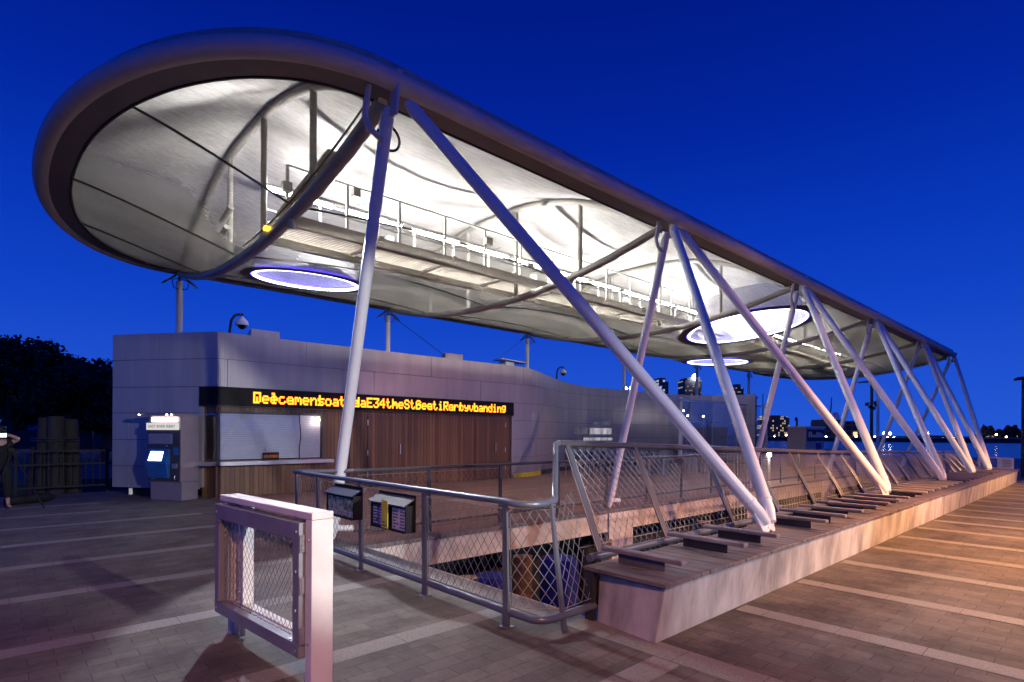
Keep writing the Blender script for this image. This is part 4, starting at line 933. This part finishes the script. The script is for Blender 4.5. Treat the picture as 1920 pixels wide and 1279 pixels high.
for x, y in ((23.6, 14.0), (32.0, 13.6)):
    b = MB(); b.tube([(x, y, 0), (x, y, 3.36)], .09, 14); b.build('post', 'white', gs, smooth=True)
b = MB(); b.box(22.2, 32.4, 13.85, 13.95, 3.2, 3.28); b.build('head_rail', 'alu', gs)
b = MB(); b.box(23.75, 31.9, 13.89, 13.905, .15, 3.19); b.build('pane', 'screenglass', gs)
b = MB()
for x in (26.4, 29.0, 30.4): b.box(x-.02, x+.02, 13.86, 13.885, .1, 3.19)
for z in (.12, 1.1, 2.2): b.box(23.7, 31.9, 13.86, 13.884, z, z+.03)
b.build('mullion', 'alu', gs)
b = MB()
random.seed(21)
for i in range(14): x = 24.2+random.random()*7; b.box(x, x+random.uniform(.1, .4), 13.908, 13.915, *(lambda z: (z, z+random.uniform(.05, .16)))(random.uniform(.9, 2.6)))
b.build('frosted_mark', 'whitepanel', gs)
WL = [(25.2, 15.6, 2.75), (25.9, 15.4, 2.4), (26.6, 15.6, 2.85), (26.5, 15.3, 2.6), (28.3, 15.4, 2.6)]  # bulbs, cords and hanger added in place of lights reflected in the glass
wls = thing('reflection_bulbs', 'scatter of small round bulbs added behind the glass windscreen for its reflected lights', 'reflections', (26.3, 15.5, 0))
for x, y, z in WL:
    b = MB(); b.ball((x, y, z), .04, 5); bb = b.build('bulb', 'lampw', wls)
    b = MB(); b.tube([(x, y, z+.03), (x, y, 3.4)], .006, 5); b.build('cord', 'black', bb)
b = MB(); b.tube([(25, 15.5, 3.4), (28.5, 15.5, 3.4)], .02, 6); b.tube([(25, 15.5, 0), (25, 15.5, 3.4)], .03, 8); b.tube([(28.5, 15.5, 0), (28.5, 15.5, 3.4)], .03, 8); b.build('hanger', 'alu', wls)

dk = thing('deck_kiosk', 'plain grey steel kiosk with blue-lettered panel on the landing beyond the deck', 'kiosk', (31, 11.5, 0))
b = MB(); b.box(30, 32.6, 10.75, 11.64, 0, 2.0); b.build('body', 'kiosk', dk, bevel=.015)
b = MB(); b.box(29.95, 32.65, 10.7, 11.7, 2.001, 2.06); b.build('roof', 'alu', dk)
b = MB(); b.box(30.2, 32.45, 10.72, 10.748, 1.3, 1.9); pn = b.build('panel', 'boxblue', dk)
b = MB()
random.seed(2)
for i in range(8): x = 30.3+i*.265; b.box(x, x+.17, 10.71, 10.719, 1.5, 1.5+random.uniform(.12, .3))
b.build('panel_print', 'whitepanel', pn)
b = MB(); b.box(31.4, 32.1, 10.72, 10.748, .1, 1.2); b.build('door', 'bluesteel', dk)
b = MB(); b.tube([(30.6, 11.4, 2.0), (30.6, 11.4, 2.4), (30.4, 11.35, 2.5), (30.2, 11.3, 2.46), (30.15, 11.3, 2.38)], .05, 8); b.build('vent_pipe', 'black', dk, smooth=True)
t = thing('info_board', 'white and blue information board on the pier end fence', 'sign', (27.2, 3.0, 0))
b = MB(); b.box(27.2, 27.23, 2.62, 3.65, .42, .84); b.build('board', 'whitepanel', t)
b = MB(); b.box(27.19, 27.198, 3.08, 3.55, .47, .80); b.build('picture', 'bluetext', t)
b = MB()
for i in range(5): b.box(27.19, 27.198, 2.7, 2.95, .5+i*.06, .52+i*.06)
b.build('print', 'greytext', t)
b = MB()
for y in (2.65, 3.62): b.tube([(27.25, y, 0), (27.25, y, .86)], .02, 8)
b.build('leg', 'dark', t)
# lamp posts and camera mast at the pier end, lamp post at the right edge
def mast(px, d, top, r, lab, m, head, name='lamp_post', cat='lamp post'):
    x, y = far(px, d); z = farz(top, d); t = thing(name, lab, cat, (x, y, 0))
    b = MB(); b.tube([(x, y, 0), (x, y, z)], [r*1.2, r], 10); b.build('pole', m, t, smooth=True)
    if head:
        b = MB(); l = -rt0*head
        b.tube([(x, y, z-.05), tuple(V((x, y, z))+l*.4)], .05, 8); b.bar(V((x, y, z))+l*.3, V((x, y, z-.06))+l*1.1, .3, .14, (0,0,1), .22, .08); b.build('lamp_head', 'dark', t, bevel=.02)
    return t, x, y, z
t, x, y, z = mast(1634, 42, 712, .1, 'dark lamp post with camera cluster behind the slanted legs', 'dark', .9)
b = MB()
for dx, dz in ((-.35, -1.7), (.3, -1.6), (-.1, -1.9), (.15, -2.0), (.35, -1.75)):
    q = V((x, y, z+dz))+rt0*dx; b.tube([(x, y, z+dz+.1), tuple(q+V((0,0,.12)))], .03, 6); b.ball(q, .14, 5)
b.build('camera_cluster', 'black', t, smooth=True)
mast(1646, 40, 722, .09, 'slim pale pole beside the dark lamp post', 'alu', 0, 'pole', 'pole')
mast(1918.6, 22.2, 704, .06, 'dark lamp post at the right edge of the promenade', 'dark', .28)
mast(1430, 70, 736, .05, 'thin antenna mast beyond the end of the wavy wall', 'dark', 0, 'antenna_mast', 'mast')

# ------------------------------------------------------------------ left side: fence, piles, person, tripod, bag, trees
pf = thing('pier_fence', 'dark metal picket fence along the pier edge at the far left', 'fence', (-4, 18.4, 0))
b = MB()
for z in (1.12, .78, .2): b.box(-13, 2.3, 18.37, 18.41, z-.02, z+.02)
b.build('rail', 'black', pf)
b = MB()
for i in range(100): x = -12.9+i*.152; b.box(x-.008, x+.008, 18.382, 18.398, .2, 1.1)
b.build('picket', 'black', pf)
for i in range(9):
    x = -12.5+i*1.83; b = MB(); b.box(x-.03, x+.03, 18.34, 18.44, 0, 1.16); b.build('post', 'black', pf)
pc = thing('pile_cluster', 'cluster of tall weathered timber piles bound with cable behind the fence', 'piles', (1.15, 19.4, -2.9))
for x, y, h, r, lx in ((1.12, 19.2, 2.02, .19, .0), (1.5, 19.35, 1.95, .17, -.06), (.86, 19.35, 1.98, .15, .05), (1.3, 19.6, 1.97, .17, .0), (.72, 19.7, 1.2, .15, .06)):
    b = MB(); b.tube([(x+lx*-2.5, y, -3.3), (x, y, .5), (x+lx, y, h-.03), (x+lx, y, h)], [r*1.25, r*1.08, r, r*.9], 12); b.build('pile', 'pile', pc, smooth=True)
b = MB()
for z in (1.42, 1.36): b.tube([(1.14+.5*math.cos(a), 19.4+.42*math.sin(a), z) for a in [i*PI/10 for i in range(20)]], .02, 6, closed=True)
b.build('binding_cable', 'dark', pc)
pe = thing('person', 'person in black with raised bare arms photographing at the far left edge', 'person', (.02, 15.9, 0))
def skin(name, verts, edges, radii, m, parent, sub=2):
    off = OFF[parent.name]; me = bpy.data.meshes.new(name); me.from_pydata([tuple(V(v)-off) for v in verts], edges, []); me.update()
    o = bpy.data.objects.new(name, me); col.objects.link(o); o.parent = parent; OFF[o.name] = off
    o.modifiers.new('skin', 'SKIN'); me.skin_vertices[0].data[0].use_root = True
    for i, r in enumerate(radii): me.skin_vertices[0].data[i].radius = (r, r) if not isinstance(r, tuple) else r
    s = o.modifiers.new('sub', 'SUBSURF'); s.levels = s.render_levels = sub
    me.materials.append(MT[m]); return o
bx, by = .02, 15.9
P = lambda x, y, z: (bx+x, by+y, z)
vs = [P(0,0,.92), P(0,.0,1.08), P(0,.0,1.25), P(0,0,1.40), P(0,-.01,1.48), P(0,-.04,1.56), P(0,-.05,1.66),
      P(.17,0,1.38), P(.30,-.1,1.46), P(.14,-.28,1.54), P(.07,-.33,1.55), P(-.17,0,1.38), P(-.30,-.1,1.46), P(-.14,-.28,1.54), P(-.07,-.33,1.55),
      P(.09,0,.86), P(.11,-.02,.48), P(.13,.04,.1), P(.14,-.03,.045), P(.16,-.16,.03), P(-.09,0,.86), P(-.10,.0,.48), P(-.11,.05,.1), P(-.11,-.02,.045), P(-.12,-.15,.03)]
es = [(0,1),(1,2),(2,3),(3,4),(4,5),(5,6),(3,7),(7,8),(8,9),(9,10),(3,11),(11,12),(12,13),(13,14),(0,15),(15,16),(16,17),(17,18),(18,19),(0,20),(20,21),(21,22),(22,23),(23,24)]
rd = [(.15,.11),(.125,.095),(.14,.1),(.13,.09),.05,.085,.075,.06,.045,.034,.035,.06,.045,.034,.035,.085,.056,.034,.034,.03,.085,.056,.034,.034,.03]
skin('body', vs, es, rd, 'skin', pe)
cv = [P(0,0,.90), P(0,0,1.08), P(0,0,1.25), P(0,0,1.39), P(.17,0,1.38), P(.23,-.05,1.42), P(-.17,0,1.38), P(-.23,-.05,1.42), P(.09,0,.86), P(.11,-.02,.48), P(.125,.02,.2), P(-.09,0,.86), P(-.10,0,.48), P(-.105,.03,.2)]
skin('clothing', cv, [(0,1),(1,2),(2,3),(3,4),(4,5),(3,6),(6,7),(0,8),(8,9),(9,10),(0,11),(11,12),(12,13)], [(.18,.135),(.15,.12),(.165,.125),(.15,.11),.082,.062,.082,.062,.115,.082,.065,.115,.082,.065], 'cloth', pe)
b = MB(); b.ball(P(0,-.02,1.63), .108, 8, (1, 1.05, 1.15)); b.box(bx-.09, bx+.09, by+.02, by+.09, 1.36, 1.62); b.build('hair', 'black', pe, smooth=True)
b = MB()
for s in (-1, 1): b.hexa([(bx+s*.135-.045, by-.22, .0), (bx+s*.135+.045, by-.22, .0), (bx+s*.135+.04, by+.06, .0), (bx+s*.135-.04, by+.06, .0)], [(bx+s*.135-.03, by-.2, .03), (bx+s*.135+.03, by-.2, .03), (bx+s*.135+.03, by+.05, .075), (bx+s*.135-.03, by+.05, .075)])
b.build('shoe', 'black', pe)
hc = thing('hand_camera', 'small camera with a bright screen held up by the person at the left edge', 'camera', P(.05, -.4, 1.5))
b = MB(); b.box(bx-.02, bx+.12, by-.42, by-.36, 1.49, 1.59); b.build('body', 'black', hc, bevel=.005)
b = MB(); b.box(bx+.0, bx+.1, by-.427, by-.421, 1.505, 1.575); b.build('screen', 'screen', hc)
tp = thing('tripod', 'black tripod with one long leg splayed beside the person', 'tripod', (.35, 15.75, 0))
top = V((.2, 15.75, 1.2))
b = MB(); b.box(.15, .25, 15.7, 15.8, 1.2, 1.27); b.build('head', 'black', tp)
for q in ((.72, 15.35, 0), (-.15, 15.2, 0), (.1, 16.3, 0)):
    b = MB(); b.tube([top, q], [.018, .012], 8); b.build('leg', 'black', tp)
gb = thing('tripod_bag', 'long black padded bag lying on the pavement behind the shoe', 'bag', (.4, 16.5, 0))
b = MB(); b.tube([(.1, 16.35, .09), (.2, 16.4, .1), (.5, 16.6, .1), (.85, 16.8, .1), (.95, 16.85, .09)], [.05, .1, .11, .1, .05], 12); b.build('body', 'black', gb, smooth=True)
b = MB(); b.tube([(.3, 16.45, .2), (.42, 16.5, .26), (.58, 16.6, .26), (.7, 16.7, .2)], .014, 6); b.build('handle', 'black', gb)
# trees across the water at the left
b = MB(); b.box(-60, 22, 38, 120, -3.2, -1.0); structure(b.build('left_shore', 'hill'))
def tree(px, d, top, rad, lab, seed, nl=9500):
    random.seed(seed); x, y = far(px, d); zt = farz(top, d); z0 = -1.0; h = zt-z0
    t = thing('tree', lab, 'tree', (x, y, z0), 'dark trees at the left')
    b = MB(); b.tube([(x, y, z0), (x+.1, y, z0+h*.25), (x-.1, y, z0+h*.5)], [.4, .3, .2], 8)
    for i in range(7):
        a = i*2.4; r = rad*.6; b.tube([(x, y, z0+h*(.25+.03*i)), (x+r*.5*math.cos(a), y+r*.5*math.sin(a), z0+h*.5), (x+r*math.cos(a), y+r*math.sin(a), z0+h*(.62+.03*i))], [.16, .1, .04], 6)
    b.build('trunk', 'bark', t, smooth=True)
    cl = []
    for i in range(26):
        a = random.uniform(0, 2*PI); q = math.sqrt(random.random()); zz = random.uniform(.32, .93)
        rr = rad*(1-.75*abs(zz-.55)**1.3/.4**1.3*.6)
        cl.append((V((x+rr*q*math.cos(a), y+rr*q*math.sin(a), z0+h*zz)), rad*random.uniform(.24, .42)))
    cl.append((V((x, y, zt-rad*.3)), rad*.3))
    b = MB()
    for i in range(nl):
        c, r = random.choice(cl); v = V((random.gauss(0,1), random.gauss(0,1), random.gauss(0,1))).normalized()*r*random.uniform(.55, 1.08)
        p = c+V((v.x, v.y, v.z*.75)); s = random.uniform(.15, .3)
        u = V((random.gauss(0,1), random.gauss(0,1), random.gauss(0,.6))).normalized(); w2 = u.cross(V((random.gauss(0,1), random.gauss(0,1), random.gauss(0,1)))).normalized()
        b.quad(p-u*s, p+w2*s*.5, p+u*s, p-w2*s*.5)
    b.build('crown', 'leaf', t)
tree(18, 48, 640, 4.6, 'tallest dark tree at the far left edge across the water', 1)
tree(80, 53, 672, 4.4, 'dark tree standing behind the timber piles', 2)
tree(140, 50, 674, 4.0, 'rounded dark tree between the piles and the building', 3)
tree(196, 52, 697, 4.2, 'lowest dark tree right beside the building corner', 4)
tree(-60, 50, 650, 4.5, 'dark tree cut by the left edge of the view', 5, 2500)
for px, d, z, m, lab in ((54, 80, 798, 'lampo', 'orange lit shop front glowing under the tallest tree'), (172, 80, 798, 'lampw', 'bright lit shop front under the trees beside the piles'), (202, 80, 800, 'lampo', 'small lit shop front nearest the building corner')):
    x, y = far(px, d); zz = farz(z, d); t = thing('lit_shop_front', lab, 'shop front', (x, y, -1), 'lit shop fronts across the water')
    b = MB(); b.box(x-1.6, x+1.6, y+.4, y+3, -1, zz+2); b.build('wall', 'hill', t)
    b = MB(); random.seed(px)
    for i in range(9): q = x-1.3+random.random()*2.6; r = zz-.6+random.random()*1.2; b.box(q, q+.14, y+.33, y+.39, r, r+.16)
    b.build('lit_window', m, t)
    b = MB(); b.box(x-1.2, x+1.2, y+.34, y+.398, zz-1.0, zz+.7); b.build('window', 'blue', t)

# ------------------------------------------------------------------ far shore and skyline
b = MB(); b.prism([(445, 60), (474, 30), (560, -180), (900, -180), (1600, 900), (500, 900), (330, 420), (395, 230)], -3.3, -.5); structure(b.build('far_shore', 'hill'))
def tower(px0, px1, d, ytop, m, lab, name='tower', cat='tower', steps=None, depth=30, y0=832):
    x0, y_0 = far(px0, d); x1, y_1 = far(px1, d); zt = farz(ytop, d); u = V((x1-x0, y_1-y_0, 0)); wv = V((fw.x, fw.y, 0))*depth
    t = thing(name, lab, cat, (x0, y_0, -.5))
    def blk(a, c, z0, z1, nme, mm):
        p = V((x0, y_0, 0))+u*a; q = V((x0, y_0, 0))+u*c
        b = MB(); b.hexa([(p.x, p.y, z0), (q.x, q.y, z0), (q.x+wv.x, q.y+wv.y, z0), (p.x+wv.x, p.y+wv.y, z0)], [(p.x, p.y, z1), (q.x, q.y, z1), (q.x+wv.x, q.y+wv.y, z1), (p.x+wv.x, p.y+wv.y, z1)]); return b.build(nme, mm, t)
    blk(0, 1, -.5, zt, 'block', m)
    for a, c, ya in steps or []: blk(a, c, zt+.01, farz(ya, d), 'roof_block', m)
    return t, blk
tower(1224, 1253, 640, 714, 'city2', 'pale blue glass tower low above the wavy wall', steps=[(.35, .8, 707)])
t, blk = tower(1284, 1315, 700, 711, 'city1', 'dark tower with a bright crown between the canopy legs', steps=[(.1, .9, 706)])
x, y = far(1303, 698); b = MB(); b.ball((x, y, farz(705, 698)), 3.4, 8); b.build('crown_light', 'lampw', t)
tower(1375, 1394, 720, 725, 'city1', 'short dark tower just right of the second slanted leg', steps=[(.2, .7, 718)])
tower(1171, 1186, 560, 733, 'city1', 'low dark block hidden behind the wall with white roof lights')
tower(1444, 1480, 560, 781, 'city3', 'brown apartment block with many lit windows beyond the water', 'apartment_block', 'building', [(.1, .55, 776), (.65, .9, 778)])
tower(1418, 1446, 600, 797, 'city3', 'lower lit block left of the brown apartment block', 'apartment_block', 'building', [(.3, .7, 792)])
tower(1548, 1612, 600, 786, 'city4', 'broad brown warehouse with domed tank on its roof', 'warehouse', 'building', [(.02, .45, 783)])
x, y = far(1566, 598); t = thing('water_tank', 'pale round water tank on top of the broad warehouse', 'tank', (x, y, farz(783, 598)))
b = MB(); b.tube([(x, y, farz(784, 598)), (x, y, farz(776, 598))], 4, 14); b.build('drum', 'alu', t); b = MB(); b.ball((x, y, farz(776, 598)), 3.6, 8); b.build('dome', 'whitepanel', t)
tower(1655, 1740, 620, 815, 'city4', 'long low shed on the far shore right of the masts', 'shed', 'building')
tower(1743, 1800, 640, 812, 'city4', 'long low shed between the last slanted legs', 'shed', 'building')
tower(1892, 1945, 620, 802, 'city3', 'red-brown lit block above the wooded bank at the right edge', 'apartment_block', 'building')
tower(1488, 1546, 640, 808, 'city4', 'low dim block behind the deck kiosk', 'shed', 'building')
for px, d, ytop, lean, lab in ((1556, 560, 742, 3, 'thin construction crane boom rising over the warehouse'), (1850, 600, 803, 5, 'small crane on the far shore above the wooded bank')):
    x, y = far(px-lean, d); z = farz(ytop, d); x2, y2 = far(px+lean, d)
    t = thing('crane', lab, 'crane', (x, y, -.5), 'cranes on the far shore')
    b = MB(); b.tube([(x, y, -.5), (x2, y2, z)], .5, 5); b.build('boom', 'dark', t); b = MB(); b.tube([(x2, y2, z), (x2, y2, z-14)], .15, 4); b.build('hoist_rope', 'dark', t)
b = MB(); random.seed(8)
for i in range(5200):
    px = random.uniform(1822, 1990); d = random.uniform(500, 560); x, y = far(px, d); prof_h = 9*(1-max(0, (1845-px)/25))*(1+.25*math.sin(px*.13)+.15*math.sin(px*.41))
    z = -.5+max(.3, prof_h)*math.sqrt(random.random()); s = random.uniform(.6, 1.4)
    u = V((random.gauss(0,1), random.gauss(0,1), random.gauss(0,1))).normalized(); w2 = u.orthogonal().normalized()
    p = V((x, y, z)); b.quad(p-u*s, p+w2*s*.7, p+u*s, p-w2*s*.7)
o = b.build('wooded_bank', 'leaf'); o['kind'] = 'stuff'
random.seed(14); WHERE = ['under the warehouse', 'along the far quay', 'in front of the long shed', 'below the apartment block', 'beside the wooded bank']
def shore_light(px, yy, r, m, lab):
    d = 500+random.uniform(-15, 20); x, y = far(px, d); z = farz(yy, d)
    t = thing('shore_lamp', lab, 'lamp', (x, y, -.5), 'lamps along the far shore')
    b = MB(); b.ball((x, y, z), r, 5); b.build('globe', m, t); b = MB(); b.tube([(x, y, -.5), (x, y, z)], .12, 5); b.build('pole', 'dark', t)
for px, yy, r, m, lab in ((1586, 816, 1.25, 'lampo', 'biggest orange shore lamp at the foot of the warehouse'), (1605, 815, .8, 'lampo', 'orange shore lamp right of the biggest one'), (1626, 815, 1.0, 'lampo', 'orange shore lamp just left of the dark mast'), (1640, 815, .7, 'lampo', 'orange shore lamp between the two masts'),
        (1657, 808, .8, 'lampw', 'white shore lamp right of the pale pole'), (1669, 809, 1.0, 'lampw', 'bright white shore lamp among the shed lights'), (1676, 817, .9, 'lampw', 'low white shore lamp at the shed wall'), (1664, 817, .8, 'lampw', 'second low white shore lamp at the shed wall'),
        (1739, 808, .9, 'lampw', 'white shore lamp between the long sheds'), (1768, 817, .6, 'lampo', 'warm shore lamp behind the last slanted legs'), (1790, 817, .6, 'lampo', 'warm shore lamp right of the last inner leg'), (1831, 809, .6, 'lampw', 'white shore lamp above the last outer leg'),
        (1868, 810, .8, 'lampo', 'warm shore lamp over the wooded bank'), (1887, 814, .6, 'lampo', 'low warm shore lamp over the wooded bank'), (1474, 813, .7, 'lampo', 'orange shore lamp left of the deck kiosk'), (1407, 801, 1.0, 'lampo', 'orange shore lamp seen past the wavy wall end'),
        (1425, 812, .6, 'lampw', 'white shore lamp left of the brown apartment block'), (1437, 815, .5, 'lampw', 'small white shore lamp below the lower lit block'), (1452, 816, .5, 'lampw', 'small white shore lamp below the brown block'), (1465, 818, .5, 'lampw', 'lowest white shore lamp below the brown block'),
        (1549, 816, .7, 'lampw', 'white shore lamp right of the deck kiosk')):
    shore_light(px, yy, r, m, lab)
x, y = far(1174, 540); t = thing('roof_floodlights', 'pair of white floodlights glowing over the wavy wall', 'lamp', (x, y, farz(737, 540)))
for px in (1173, 1182): x, y = far(px, 540); b = MB(); b.ball((x, y, farz(727, 540)), 1.2, 5); b.build('floodlight', 'lampw', t); b = MB(); b.tube([(x, y, -.5), (x, y, farz(727, 540))], .3, 5); b.build('pole', 'dark', t)

# ------------------------------------------------------------------ light of the place
lamp('sodium_promenade', 'SPOT', (11.2, -1.7, 4.6), 4700, (1, .46, .15), .12, (11.0, -.4, 0), 118, .6)
lamp('sodium_promenade', 'SPOT', (22, -2.2, 4.6), 3800, (1, .46, .15), .12, (21.6, -.8, 0), 118, .6)
lamp('sodium_promenade', 'SPOT', (-1.2, -3.6, 6.2), 2300, (1, .44, .13), .14, (-.6, 0, 0), 100, .8)
lamp('street_lamp_light', 'SPOT', (3.3, -6.5, 4.1), 4800, (.97, .95, .92), .1, (2.5, 6, 1.75), 24, .3)
lamp('street_lamp_light', 'SPOT', (6.4, -7.5, 3.6), 2400, (.84, .86, 1), .1, (6.6, 3.2, .5), 34, .6)
lamp('street_lamp_light', 'SPOT', (15, -9, 7.0), 5200, (1, .54, .56), .15, (12.5, 12, 0), 31, .5)
lamp('canopy_floodlight', 'SPOT', (3.35, 10.3, 6.1), 220, (1, .97, .93), .08, (1.9, 9.2, 6.7), 100, 1)
lamp('canopy_floodlight', 'SPOT', (3.55, 9.25, 4.98), 1350, (.82, .87, 1), .05, (3.5, 4.0, 0), 54, .2)
lamp('well_light', 'POINT', (20.0, 9.0, 6.05), 170, (.7, .72, 1), .2)
lamp('well_light', 'POINT', (5.4, 13.25, 6.0), 22, (.36, .4, 1), .2)
lamp('well_light', 'POINT', (27.1, 14.0, 6.0), 30, (.45, .48, 1), .2)
lamp('window_lamp_light', 'POINT', (6.45, 14.9, 1.98), 7, (1, .78, .6), .03)
lamp('deck_lamp_light', 'POINT', (19.5, 8.05, .94), 14, (1, .96, .9), .05)

# ------------------------------------------------------------------ render look
scn.view_settings.view_transform = 'Standard'; scn.view_settings.look = 'None'; scn.view_settings.exposure = 0; scn.view_settings.gamma = 1
scn.cycles.max_bounces = 8; scn.cycles.transparent_max_bounces = 16; scn.cycles.sample_clamp_indirect = 6; scn.cycles.use_denoising = True
scn.cycles.caustics_reflective = False; scn.cycles.caustics_refractive = False
